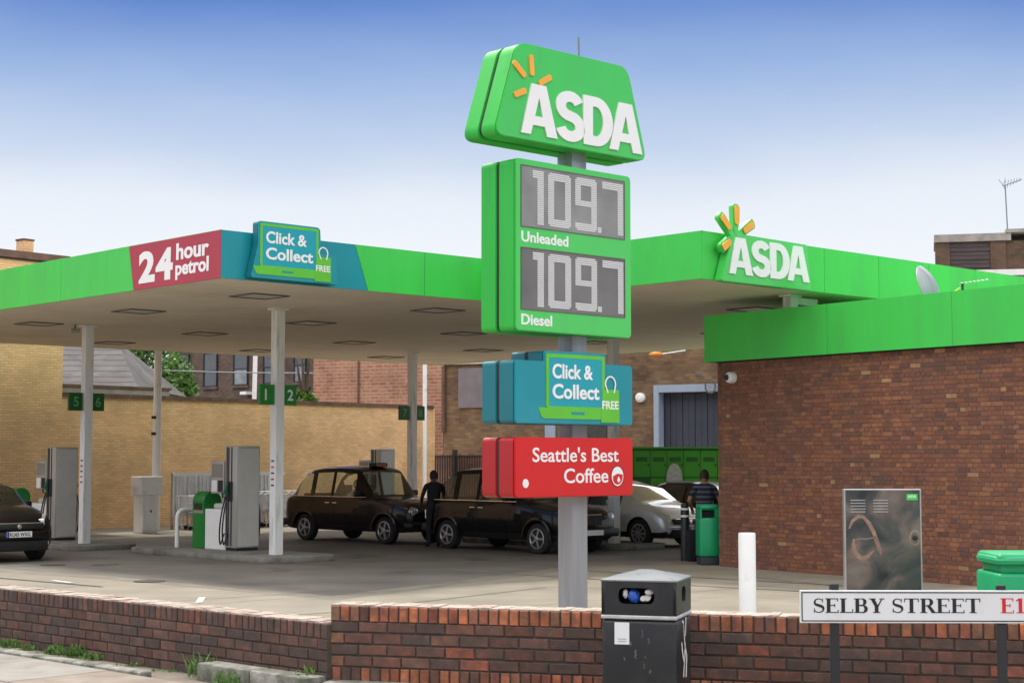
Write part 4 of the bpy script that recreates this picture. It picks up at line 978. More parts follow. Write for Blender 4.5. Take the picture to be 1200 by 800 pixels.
cab = thing('metal_cabinet', (p.x, p.y, 0), R(2), 'tall scuffed stainless steel cabinet with louvres and green sticker in front of the shop wall', 'cabinet')
MB().box(-.475, .475, 0, .09, 0, 1.66).build('cabinet_body', 'steel', cab, bevel=.006, seg=1)
MB().box(-.455, .455, -.012, -.0005, .05, 1.645).build('cabinet_door', 'stainless', cab, bevel=.004, seg=1)
mb = MB()
for sx_, x0 in ((0, -.40), (1, -.12)):
    for i in range(5): mb.box(x0, x0+.18, -.022, -.0125, 1.52-i*.035, 1.528-i*.035)
mb.build('louvres', 'band', cab)
M['rust'] = mat('rubbed_bare_metal', (.30, .19, .14), .5, metal=.3, var=.3, scale=12)
for pl, wd_ in (([(-.42, 1.18), (-.38, 1.27), (-.31, 1.33), (-.24, 1.32), (-.17, 1.24), (-.12, 1.14), (-.08, 1.02), (-.05, .93), (-.03, .86)], [.02, .035, .045, .04, .05, .045, .05, .05, .02]), ([(-.34, 1.05), (-.27, 1.06), (-.20, 1.055), (-.09, 1.08)], .016), ([(-.36, 1.06), (-.37, 1.0), (-.36, .92), (-.33, .86), (-.27, .82), (-.2, .84), (-.12, .92)], [.03, .04, .05, .06, .05, .05, .02])):
    mb = MB(); mb.add([(a_, -.0130, b_) for a_, b_ in stroke(pl, wd_)], [(i, i+1, 2*len(pl)-2-i, 2*len(pl)-1-i) for i in range(len(pl)-1)]); mb.build('rubbed_mark', 'rust', cab)
ring = arc(.385, 1.07, .06, .085, 0, 340, 16); mb = MB(); mb.add([(a_, -.0130, b_) for a_, b_ in stroke(ring, .022)], [(i, i+1, 2*len(ring)-2-i, 2*len(ring)-1-i) for i in range(len(ring)-1)])
mb.build('rubbed_mark', 'rust', cab)
MB().lathe([(.03, 0), (.03, -.02), (.018, -.03)], 16, axis='y', c=(.385, -.013, 1.07)).build('lock', 'matblack', cab)
k_ = MB().box(.29, .425, -.016, -.0125, 1.525, 1.60).build('green_sticker', 'green_sign', cab)
text('lettering', 'ASDA', 'white', k_, .305, 1.555, .10, .030, -.0165, .002, .02)

# lockers
LYp = 45.0
pL = W(741, 600, LYp); lk = thing('locker_bank', (pL.x-.6, pL.y, 0), R(-3), 'row of bright green collection lockers behind the silver car', 'lockers')
MB().box(-.3, 3.4, .02, .7, 0, 2.27).build('locker_carcass', 'lockdark', lk)
MB().box(-.34, 3.44, -.05, .74, 2.271, 2.32).build('locker_roof', 'lockgreen', lk)
for i in range(8):
    for (z0, z1) in ((1.50, 2.22), (.78, 1.47), (.06, .75)):
        x0 = -.28+i*.458
        lowdark = (z0 < 1.4 and i in (2,))
        d = MB().box(x0+.008, x0+.45, -.012, .0185, z0, z1).build('locker_door', 'lockdark' if lowdark else 'lockgreen', lk)
        if z0 > 1.4: MB().box(x0+.07, x0+.38, -.016, -.0125, z1-.30, z1-.18).build('vent', 'lockdark', d)
        MB().box(x0+.39, x0+.42, -.024, -.0125, z0+.3, z0+.36).build('lock', 'black', d)
shape('poster', [arc(1.75, 1.45, .22, .42, 0, 352, 24)], .004, 'poster', lk, y=-.03)

# ---------------------------------------------------------------- yellow boundary wall and building
YA = W(70, 600, 46.0); YB = W(506, 600, 58.0); dY = (Vector(YB[:2])-Vector(YA[:2])).normalized(); LYW = (Vector(YB[:2])-Vector(YA[:2])).length; RZY = math.atan2(dY.y, dY.x)
yw = thing('boundary_wall', (YA.x, YA.y, 0), RZY, 'long yellow brick boundary wall with dark coping behind the pumps', 'wall')
MB().box(0, LYW, 0, .35, -.05, 3.74).build('brickwork', 'yellowbrick', yw)
mb = MB(); a = 0; i = 0
while a < LYW-.3:
    b_ = min(a+.6, LYW+.05); c = MB().box(a+.004, b_-.004, -.06, .42, 3.742, 3.86).build('coping_stone', 'coping', yw); a += .6
mb = MB().box(0, 4.2, .5, .9, 3.5, 4.05).build('stepped_ledge', 'stone', yw); MB().box(-.0, 4.25, .46, .95, 4.052, 4.13).build('ledge_coping', 'coping', yw)
MB().box(LYW-.0, LYW+.12, -.02, .37, 0, 3.74).build('end_pier', 'yellowbrick', yw)
yb = thing('brick_building', (YA.x, YA.y, 0), RZY, 'tall yellow brick building with chimney at the left edge', 'building')
MB().box(-14, -.004, -.02, 8, -.05, 7.45).build('wall', 'yellowbrick', yb)
MB().box(-14.05, .06, -.08, 8.06, 7.452, 7.50).build('dark_course', 'matblack', yb)
MB().box(-14.1, .10, -.14, 8.1, 7.502, 7.70).build('coping', 'coping', yb)
c = MB().box(-.95, -.62, .6, .95, 7.702, 8.12).build('chimney', 'yellowbrick', yb); MB().box(-.97, -.60, .58, .97, 8.122, 8.17).build('chimney_cap', 'coping', c)

# slate roofed house behind
sh_ = thing('slate_roofed_house', W(40, 600, 66) * 1, 0, 'grey pitched roof of a low building showing over the boundary wall at left', 'building')
sh_.location.z = 0
M['render_far'] = mat('grey_render', (.3, .28, .26), .9)
a = W(165, 453, 66); bx = a.x-sh_.location.x
MB().box(-6, bx-.3, 0, 9, 0, 4.8).build('wall', 'render_far', sh_)
mb = MB(); rx = W(104, 411, 66).x-sh_.location.x
mb.add([(-6.5, -.4, 4.8), (bx, -.4, 4.8), (bx, 9.4, 4.8), (-6.5, 9.4, 4.8), (-6.5, 4.5, 7.1), (rx, 4.5, 7.1)], [(0,1,5,4), (1,2,5), (2,3,4,5), (0,4,3), (0,3,2,1)])
mb.build('roof', 'slate', sh_)
mb = MB()
for q in range(9):
    t_ = q/9; x0 = -6.5; x1 = bx+(rx-bx)*t_-.02; y_ = -.4+4.9*t_; z_ = 4.8+2.3*t_
    mb.add([(x0, y_-.01, z_+.03), (x1, y_-.01, z_+.03), (x1, y_+.03, z_+.045), (x0, y_+.03, z_+.045)], [(0, 1, 2, 3)])
mb.build('roof_battens', 'slate', sh_)

# dark brick building with windows
dA = W(192, 600, 98); dB_ = W(366, 600, 88); dd = (Vector(dB_[:2])-Vector(dA[:2])); DL = dd.length; dd.normalize(); RZD = math.atan2(dd.y, dd.x)
db = thing('sooty_building', (dA.x, dA.y, 0), RZD, 'dark sooty brick building with a row of five tall windows beyond the boundary wall', 'building')
MB().box(0, DL, .3, 9, 0, 10).build('wall', 'darkbrick', db)
for i, (p0, p1) in enumerate(((202, 217), (234, 250), (269, 286), (304, 320), (340, 354))):
    def du(px):
        k = (px-600)/FPX; return (k*dA.y-dA.x)/(dd.x-k*dd.y)
    u0, u1 = du(p0), du(p1); z0, z1 = 6.1, 8.1
    wdw = MB().box(u0, u0+.07, .2, .29, z0, z1).box(u1-.07, u1, .2, .29, z0, z1).box(u0+.07, u1-.07, .2, .29, z1-.07, z1).box(u0+.07, u1-.07, .2, .29, z0, z0+.07).box(u0+.07, u1-.07, .2, .29, (z0+z1)/2-.09, (z0+z1)/2-.03).build('window', 'matblack', db)
    MB().box(u0+.07, u1-.07, .25, .285, z0+.07, (z0+z1)/2-.09).build('pane', 'darkglass' if i % 2 else 'poster2', wdw) if 'poster2' in M else None
    if 'poster2' not in M:
        M['poster2'] = mat('curtained_glass', (.20, .22, .25), .1, var=.4, scale=2, coat=.5)
        MB().box(u0+.07, u1-.07, .25, .285, z0+.07, (z0+z1)/2-.09).build('pane', 'poster2', wdw)
    MB().box(u0+.07, u1-.07, .24, .28, (z0+z1)/2-.03, z1-.07).build('pane', 'darkglass', wdw)
    MB().box(u0-.1, u1+.1, .15, .299, z0-.13, z0-.002).build('sill', 'darkbrick', wdw)
MB().box(du(288)-.3, du(288)+.3, -.2, .29, 5.55, 5.72).build('ledge_box', 'whitepaint', db)
p = W(295, 600, 80); o = MB().tube([(p.x, 80, 0), (p.x+.1, 80, 7.6)], .11, 8).build('flue_pipe', 'whitepaint'); tag(o, 'thin white pole standing beyond the boundary wall in front of the dark windows', 'pole')
o = MB().tube([W(192, 434, 70), W(280, 436.5, 68), W(367, 437, 66)], .025, 5).build('overhead_cable', 'palewire'); tag(o, 'thin pale overhead cable crossing in front of the dark brick building', 'cable')

# rough red wall building
rA = W(366, 600, 67); rB = W(519, 600, 64); rd = (Vector(rB[:2])-Vector(rA[:2])); RL = rd.length; rd.normalize()
rb = thing('patched_red_building', (rA.x, rA.y, 0), math.atan2(rd.y, rd.x), 'windowless building with patchy pinkish red brick wall above the boundary wall', 'building')
MB().box(0, RL-.0, 0, 8, 0, 8.3).build('wall', 'pinkbrick', rb)
MB().tube([(2.25, -.05, 3.9), (2.25, -.05, 8.2)], .035, 6).build('drain_pipe', 'coping', rb)
# brown building
bA = W(519.5, 600, 62.5); bB = W(868, 600, 56); bd_ = (Vector(bB[:2])-Vector(bA[:2])); BL = bd_.length; bd_.normalize()
bb = thing('warehouse', (bA.x, bA.y, 0), math.atan2(bd_.y, bd_.x), 'brown brick warehouse with a blue-grey framed doorway behind the lockers', 'building')
def bu(px): k = (px-600)/FPX; return (k*bA.y-bA.x)/(bd_.x-k*bd_.y)
ub = bu(640)
d0, d1 = bu(768), bu(852); dz = (535-452)*57.5/FPX+ZC
MB().box(0, ub, 0, 8, 0, 5.55).build('lower_wing_wall', 'brownbrick', bb)
MB().box(-.05, ub-.01, -.12, 8, 5.552, 5.68).build('white_coping', 'whitepaint', bb)
mb = MB(); mb.box(ub+.002, d0, -.05, 8, 0, 8.4); mb.box(d0, d1, -.05, 8, dz, 8.4); mb.box(d1, BL, -.05, 8, 0, 8.4); mb.box(d0, d1, .6, 8, 0, dz); mb.build('wall', 'brownbrick', bb)
fr = MB(); ft = .24
fr.box(d0-.02, d0+ft*.75, -.12, .3, 0, dz+.02); fr.box(d0+ft*.75, d1-ft*.75, -.12, .3, dz-ft, dz+.02); fr.box(d1-ft*.75, d1+.02, -.12, .3, 0, dz+.02)
f = fr.build('door_frame', 'blueframe', bb, bevel=.01, seg=1)
i = 0; x = d0+ft*.75
while x < d1-ft*.75-.05:
    x1 = min(x+.24, d1-ft*.75); MB().box(x+.008, x1-.008, .32+(.02 if i % 2 else 0), .5, 0, dz-ft).build('door_board', 'shutter', bb); x += .24; i += 1
pg0, pg1 = bu(538), bu(572)
MB().box(pg0, pg1, -.06, -.002, (535-478)*62/FPX+ZC, 5.40).build('grey_panel', 'mauvegrey', bb) if 'mauvegrey' in M else None
M['mauvegrey'] = mat('mauve_grey_cladding', (.20, .17, .18), .8, var=.12, scale=2)
MB().box(pg0, pg1, -.06, -.002, (535-478)*62/FPX+ZC, 5.40).build('grey_panel', 'mauvegrey', bb)
MB().tube([(.05, -.08, 3.0), (.05, -.08, 5.5)], .08, 8).build('down_pipe', 'coping', bb)
for p0, p1, zz in ((640, 652, 0), (690, 712, 1)):
    MB().box(bu(p0), bu(p1), -.10, -.055, 2.4, 4.3).build('window', 'darkglass' if zz else 'blueframe', bb)
q = bu(752.5); MB().lathe([(.02, -.06), (.17, -.06), (.17, -.2), (.08, -.25)], 16, axis='y', c=(q, 0, (535-466)*58/FPX+ZC)).build('alarm_box', 'whitepaint', bb)
lt = thing('wall_lamp', W(772, 415, 57), math.atan2(bd_.y, bd_.x), 'amber wall lamp on a pale arm high on the brown brick wall', 'lamp')
blob('lamp_head', (-.1, 0, 0), (.28, .15, .10), 'amber', lt, .02, 3); MB().tube([(.15, 0, 0), (1.0, .1, .10)], .04, 8).build('lamp_arm', 'steel', lt)
hs = thing('cable_coil', W(832, 449, 56.3), 0, 'dark looped cable hanging at the corner of the blue-grey door frame', 'cable')
MB().tube([(.18*math.cos(t/8*PI_*1.8), -.1, -.1+.24*math.sin(t/8*PI_*1.8)) for t in range(10)], .035, 6).build('cable_loop', 'frame', hs, smooth=True)
fl = thing('floodlight', W(818, 440, 56.2), 0, 'small dark floodlight above the blue-grey door frame', 'lamp')
MB().box(-.12, .12, -.35, -.12, -.05, .12).build('lamp_housing', 'frame', fl, bevel=.01); MB().box(-.02, .02, -.12, 0, 0, .06).build('arm', 'frame', fl)

# low red wall and railing beyond the taxis
fA = W(506, 600, 60); fB = W(600, 600, 56)
lw = thing('low_brick_wall', (fA.x, fA.y, 0), math.atan2(fB.y-fA.y, fB.x-fA.x), 'low dull red brick wall under black railings behind the second taxi', 'wall')
MB().box(0, 6, 0, .25, 0, 2.05).build('brickwork', 'redbrick', lw)
MB().box(0, 6, -.03, .28, 2.052, 2.10).build('coping', 'coping', lw)
rl = thing('railing', (fA.x, fA.y-.6, 0), math.atan2(fB.y-fA.y, fB.x-fA.x), 'black metal railing with upright bars in front of the low dull red wall', 'railing')
for i in range(36): MB().box(.1+i*.155, .13+i*.155, -.015, .015, .1, 2.12).build('bar', 'matblack', rl)
MB().box(0, 5.7, -.02, .02, 2.05, 2.10).build('top_rail', 'matblack', rl); MB().box(0, 5.7, -.02, .02, .3, .35).build('bottom_rail', 'matblack', rl)
for i in range(3): MB().box(1.45+i*1.9, 1.60+i*1.9, -.06, .06, 0, 2.3).build('post', 'matblack', rl)
p = W(497.5, 565, 57); o = MB().tube([(p.x, 57, 0), (p.x, 57, 5.9)], .075, 8).build('white_pole', 'whitepaint'); tag(o, 'slim white pole at the right end of the yellow boundary wall', 'pole')

# building at far right behind the shop
rg = W(1102, 600, 70); rt = thing('roof_house', (rg.x, rg.y, 0), R(-14), 'brown brick rooftop block with dark slatted side and stone coping at the far right', 'building')
zt_ = (535-274)*70/FPX+ZC
M['darkbrick2'] = brickmat('dark_brown_brick', (.15, .085, .05), (.09, .055, .038), (.10, .08, .06), bw=.3, bh=.11)
MB().box(0, .6, -.05, 3, 6, zt_-.35).build('corner_pier', 'darkbrick2', rt); MB().box(.602, 9, .05, 3, 6, zt_-.36).build('wall', 'darkbrick2', rt)
z = 6.5; i = 0
while z < zt_-.45:
    MB().box(.61, 2.25, -.02+(.03 if i % 2 else 0), .049, z+.01, z+.17).build('slat', 'dkslat', rt); z += .18; i += 1
MB().box(2.26, 2.9, -.06, .048, 6, zt_-.36).build('corner_pier', 'darkbrick2', rt)
MB().box(-.05, 3.12, -.15, 3.1, zt_-.345, zt_-.02).build('coping', 'stone', rt); MB().box(2.9, 9, -.22, 3.2, zt_-.02, zt_+.13).build('upper_coping', 'stone', rt)
rg2 = W(1150, 600, 62); r2_ = thing('flat_roof_block', (rg2.x, rg2.y, 0), R(-12), 'pale flat roof edge below the brown rooftop block at the far right', 'building')
MB().box(0, 9, 0, 6, 0, (535-323)*62/FPX+ZC).build('wall', 'stone', r2_); MB().box(-.1, 9, -.1, 6, (535-323)*62/FPX+ZC+.002, (535-316)*62/FPX+ZC).build('roof_edge', 'whitepaint', r2_)
ap = W(1181, 262, 71); an = thing('television_aerial', (ap.x, ap.y, zt_), 0, 'tall thin television aerial on the rooftop block at far right', 'aerial')
ah = (262-200)*71/FPX
MB().tube([(0, 0, -.2), (-.08, 0, ah)], .028, 6).build('mast', 'palewire', an)
b0 = Vector((-.08, 0, ah)); MB().tube([b0+Vector((-.12, 0, -.02)), b0+Vector((.75, 0, .28))], .02, 5).build('boom', 'palewire', an)
mb = MB()
for q in range(6):
    c_ = b0+Vector((.0+q*.13, 0, .02+q*.045)); mb.tube([c_+Vector((-.04, -.2, .18-.02*q)), c_+Vector((.02, .2, -.12+.02*q))], .012, 4)
mb.tube([b0+Vector((-.1, 0, 0)), b0+Vector((.02, 0, .34))], .012, 4); mb.tube([b0+Vector((-.05, 0, -.02)), b0+Vector((-.28, 0, .28))], .012, 4)
mb.build('elements', 'palewire', an)

# ---------------------------------------------------------------- lamp post, white cabinet
p = G(182, 622); lp = thing('lamp_post', (p.x, p.y, 0), 0, 'tall slim white pole in front of the yellow boundary wall', 'pole')
MB().tube([(0, 0, 0), (.01, 0, 6.5)], [.12, .10], 10).build('pole', 'whitepaint', lp, smooth=True)
for z in (3.1, 2.65): MB().box(-.13, .0, -.12, -.08, z, z+.08).build('clamp', 'matblack', lp)
p = G(173, 623.5); cb_ = thing('air_cabinet', (p.x, p.y-.25, 0), RZY, 'white upright utility cabinet with a wider top box beside the slim white pole', 'cabinet')
MB().box(-.26, .26, -.2, .2, 0, 1.02).build('lower_cabinet', 'whitepaint', cb_, bevel=.01, seg=1); MB().box(-.35, .36, -.26, .22, 1.022, 1.52).build('top_box', 'whitepaint', cb_, bevel=.015, seg=1)
MB().box(-.20, .20, -.212, -.2005, .06, .96).build('door', 'whitepaint', cb_, bevel=.004, seg=1); MB().box(-.02, .02, -.225, -.2125, .55, .62).build('lock', 'matblack', cb_)

# ---------------------------------------------------------------- trolleys
def make_trolley():
    t = thing('shopping_trolley', (0, 0, 0), 0, '', 'trolley', 'wire shopping trolleys nested by the yellow wall')
    f = MB()
    for s in (-.26, .26):
        f.tube([(-.40, s, .12), (.45, s, .12)], .02, 5); f.tube([(-.40, s, .12), (-.30, s, .98), (-.42, s, 1.03)], .02, 5)
    f.build('chassis', 'steelwire', t)
    b = MB(); x0, x1 = -.30, .50; z0, z1 = .45, .95
    for s in (-1, 1):
        for i in range(9):
            x = x0+(x1-x0)*i/8; b.tube([(x, s*.24, z0+.1*i/8), (x, s*.28, z1)], .011, 4)
        for z in (z0+.05, .6, .75, z1): b.tube([(x0, s*.27, z), (x1, s*.26, z)], .012, 4)
    for i in range(8):
        y = -.24+.48*i/7; b.tube([(x1, y, z0+.1), (x1, y*1.1, z1)], .010, 4); b.tube([(x0, y, z0), (x1, y, z0+.1)], .010, 4); b.tube([(x0, y, z0), (x0-.02, y, z1)], .010, 4)
    b.build('basket', 'steelwire', t)
    MB().tube([(-.42, -.28, 1.03), (-.42, .28, 1.03)], .022, 6)  .build('handle', 'steelwire', t)
    for x in (-.36, .42):
        for s in (-.26, .26): MB().lathe([(.06, -.02), (.06, .02)], 10, axis='y', c=(x, s, .06)).build('castor', 'tyre', t)
    return t
tr = make_trolley(); tA = G(214, 620.5)
fill = ['leftmost wire shopping trolley of the nested row by the yellow wall']+['wire shopping trolley number %d from the left in the nested row by the yellow wall' % i for i in range(2, 13)]
words = ['', 'leftmost', 'second', 'third', 'fourth', 'fifth', 'sixth', 'seventh', 'eighth', 'ninth', 'tenth', 'eleventh', 'twelfth', 'thirteenth']
for i in range(13):
    t = tr if i == 0 else copy_tree(tr)
    q = Vector((tA.x, tA.y))+dY*(.35+i*.27)-Vector((-dY.y, dY.x))*.15
    t.location = (q.x, q.y, 0); t.rotation_euler[2] = RZY+PI_
    t['label'] = ('%s from the left of the nested wire shopping trolleys by the yellow wall' % words[i+1]) if i else 'leftmost of the nested wire shopping trolleys by the yellow wall'
bay = thing('trolley_bay', (tA.x, tA.y, 0), RZY, 'pale frosted panel and rail behind the nested trolleys on the yellow wall', 'trolley bay')
MB().box(.0, 4.2, .42, .45, .35, 1.58).build('bay_panel', 'polycarb', bay)
for i in range(30): MB().box(.06+i*.14, .10+i*.14, .395, .4195, .05, 1.50).build('bay_bar', 'steelwire' if i % 3 else 'steel', bay)
MB().box(0, 4.2, .36, .4195, 1.505, 1.60).build('top_rail', 'whitepaint', bay)
for x in (0, 1.4, 2.8, 4.2): MB().box(x-.03, x+.03, .455, .51, 0, 1.62).build('bay_post', 'steel', bay)

# ---------------------------------------------------------------- tree and shrub
def make_tree(loc, h, rad, label, n=5000, name='broadleaf_tree'):
    t = thing(name, loc, 0, label, 'tree')
    tk = MB(); top = h*.55
    tk.tube([(0, 0, 0), (.1, 0, top*.5), (0, .1, top)], [.28, .2, .13], 8)
    for i in range(7):
        a_ = i*.9; tk.tube([(0, 0, top*(.6+.05*i)), (math.cos(a_)*rad*.4, math.sin(a_)*rad*.4, top+.2*i), (math.cos(a_)*rad*.75, math.sin(a_)*rad*.75, top+.3*i+.6)], [.11, .07, .02], 6)
    tk.build('trunk', 'bark', t)
    cl = []
    for i in range(26):
        while True:
            v = Vector((random.uniform(-1, 1), random.uniform(-1, 1), random.uniform(-1, 1)))
            if v.length < 1: break
        cl.append((Vector((v.x*rad, v.y*rad, h*.68+v.z*h*.30)), random.uniform(.45, .95)*rad*.42))
    for m, part in (('leaf', 0), ('leaf2', 1)):
        mb = MB()
        for i in range(n//2):
            c, r_ = random.choice(cl); v = Vector((random.gauss(0, 1), random.gauss(0, 1), random.gauss(0, 1))).normalized()*r_*random.uniform(.55, 1.05)
            p = c+v; a_ = Vector((random.gauss(0, 1), random.gauss(0, 1), random.gauss(0, .5))).normalized(); b_ = a_.cross(Vector((random.gauss(0, 1), random.gauss(0, 1), random.gauss(0, 1)))).normalized(); s = random.uniform(.06, .13)
            mb.add([p-a_*s*1.6, p-b_*s*.7, p+a_*s*1.6, p+b_*s*.7], [(0, 1, 2, 3)])
        mb.build('crown', m, t)
p = W(150, 600, 78); make_tree((p.x, p.y, 0), 8.6, 2.9, 'leafy green tree rising between the slate roof and the dark brick building', 9000)
p = W(357, 470, 62); make_tree((p.x, p.y, 3.0), 1.7, .45, 'small green bush growing above the boundary wall beside the pinkish red wall', 500, 'buddleia_bush')

# ---------------------------------------------------------------- vehicles
def island_split(me):
    bm = bmesh.new(); bm.from_mesh(me); bm.faces.ensure_lookup_table(); seen = set(); groups = []
    for f in bm.faces:
        if f.index in seen: continue
        st = [f]; seen.add(f.index); g = []
        while st:
            q = st.pop(); g.append(q.index)
            for e in q.edges:
                for h in e.link_faces:
                    if h.index not in seen and h.material_index == q.material_index: seen.add(h.index); st.append(h)
        groups.append((bm.faces[g[0]].material_index, g))
    bm.free(); return groups
def submesh(me, idx, name, m):
    used = {}; vs = []; fs = []
    for i in idx:
        f = []
        for v in me.polygons[i].vertices:
            if v not in used: used[v] = len(vs); vs.append(tuple(me.vertices[v].co))
            f.append(used[v])
        fs.append(f)
    n = bpy.data.meshes.new(name); n.from_pydata(vs, [], fs)
    return n
def lerp_st(st, x):
    for i in range(len(st)-1):
        if st[i][0] <= x <= st[i+1][0]:
            t = (x-st[i][0])/(st[i+1][0]-st[i][0]); return [st[i][k]+(st[i+1][k]-st[i][k])*t for k in range(6)]
    return list(st[0][:6] if x < st[0][0] else st[-1][:6])
def ring(s):
    x, zb, w_, zs, zr, wr = s[:6]; cab = zr-zs
    pts = [(0, zb), (w_*.86, zb), (w_*.97, zb+.13), (w_, zb+(zs-zb)*.5), (w_*.99, zs-.10), (w_*.955, zs), (wr+(w_*.955-wr)*.22, zs+cab*.80), (wr*.95, zs+cab*.93), (wr*.60, zr-.004), (0, zr+.012)]
    return [(x, y, z) for y, z in pts]+[(x, -y, z) for y, z in pts[-2:0:-1]]
def make_car(name, label, cat, loc, rz, st, segs, axles, wr_, paint, gl='glass', wg='screenglass', lower='black', trackw=None, group=None, spokes=7, rimm='alloy', seams=()):
    t = thing(name, loc, rz, label, cat, group)
    mb = MB(); n = 18; vs = []
    for s in st: vs += ring(s)
    m = len(st)
    for i in range(m-1):
        fl = segs.get(i, '')
        for j in range(n):
            jj = j if j < 9 else n-1-j
            mi = 0
            if jj in (0,): mi = 1
            if jj == 1: mi = 1
            if jj == 5 and 'g' in fl: mi = 2
            if jj in (7, 8) and 'w' in fl: mi = 3
            if jj in (7, 8) and 'r' in fl: mi = 4
            mb.f.append((i*n+j, (i+1)*n+j, (i+1)*n+(j+1) % n, i*n+(j+1) % n)); mb.mi.append(mi)
    mb.v = [tuple(v) for v in vs]
    mb.f.append(tuple(range(n))); mb.mi.append(0); mb.f.append(tuple((m-1)*n+j for j in range(n))[::-1]); mb.mi.append(0)
    me = mb.mesh('body', [paint, lower, gl, wg, gl])
    hw = max(s[2] for s in st)
    cut = MB()
    for ax in axles:
        for s in (-1, 1): cut.lathe([(wr_+.055, s*(hw-.30)), (wr_+.055, s*(hw+.3))], 28, 1, 'y', (ax, 0, wr_))
    cme = cut.mesh('cutter', [paint, lower]); 
    bo_ = bpy.data.objects.new('tmp', me); co_ = bpy.data.objects.new('tmpc', cme); C.objects.link(bo_); C.objects.link(co_)
    md = bo_.modifiers.new('b', 'BOOLEAN'); md.operation = 'DIFFERENCE'; md.object = co_; md.solver = 'EXACT'
    dg = bpy.context.evaluated_depsgraph_get(); res = bpy.data.meshes.new_from_object(bo_.evaluated_get(dg))
    bpy.data.objects.remove(bo_); bpy.data.objects.remove(co_)
    gr = island_split(res); bodyi = []; 
    for mi, idx in gr:
        if mi in (0, 1): bodyi += idx
    b = submesh(res, bodyi, 'body', None); b.materials.append(M[paint]); b.materials.append(M[lower])
    b.polygons.foreach_set('material_index', [min(1, res.polygons[i].material_index) for i in bodyi])
    body = link('body', b, t, smooth=True)
    for mi, idx in gr:
        if mi >= 2:
            nm = {2: 'side_window', 3: 'windscreen', 4: 'rear_window'}[mi]
            g_ = submesh(res, idx, nm, None); g_.materials.append(M[{2: gl, 3: wg, 4: gl}[mi]]); link(nm, g_, t, smooth=True)
    tw = trackw or hw-.13
    wme = None
    for ax in axles:
        for s in (-1, 1):
            if wme is None:
                w1 = MB(); r_ = wr_; w1.lathe([(r_*.62, -.10), (r_*.9, -.11), (r_, -.08), (r_, .08), (r_*.9, .11), (r_*.62, .10)], 28, axis='y'); wme = w1.mesh('wheel', 'tyre')
                w2 = MB(); w2.lathe([(r_*.64, -.105), (r_*.64, .105)], 24, 0, 'y')
                w3 = MB(); w3.lathe([(.001, 0), (r_*.66, 0), (r_*.68, -.112), (r_*.62, -.118), (r_*.58, -.100), (.001, -.095)], 24, 0, 'y')
                for q in range(spokes):
                    a_ = 2*PI_*q/spokes; rot = Matrix.Rotation(a_, 4, 'Y'); w3.box(.02, r_*.60, -.122, -.096, -.022, .022, 0, rot)
                w3.lathe([(.06, -.13), (.05, -.135)], 12, 0, 'y')
                for q in range(spokes):
                    a_ = 2*PI_*(q+.5)/spokes; rot = Matrix.Rotation(a_, 4, 'Y'); w3.box(r_*.20, r_*.53, -.107, -.0965, -.040, .040, 1, rot)
                rme = w3.mesh('rim', [rimm, 'black']); hme = w2.mesh('hub', 'black')
                for mm in (wme, rme): mm.polygons.foreach_set('use_smooth', [True]*len(mm.polygons)); mm.set_sharp_from_angle(angle=R(35))
            wo = link('wheel', wme, t, (ax, s*tw, wr_)); 
            if s > 0: wo.rotation_euler[2] = PI_
            link('rim', rme, wo)
    # door seams
    for sx_ in seams:
        s = lerp_st(st, sx_)
        for sg in (-1, 1):
            rg_ = [p for p in ring(s)][1:6]; w4 = MB(); q = []
            for (x, y, z) in rg_: q.append((x, sg*(y+.002), z))
            vs = [(x-.006, y, z) for x, y, z in q]+[(x+.006, y, z) for x, y, z in q]
            w4.add(vs, [(i, i+1, i+6, i+5) for i in range(4)]); w4.build('door_seam', 'black', t)
    return t, hw
def seat(t, x, y, m='cloth_black', z=.55):
    MB().box(x-.25, x+.25, y-.24, y+.24, z-.1, z+.08).box(x-.33, x-.2, y-.23, y+.23, z, z+.62).box(x-.31, x-.23, y-.12, y+.12, z+.62, z+.82).build('seat', m, t, bevel=.03, seg=1)

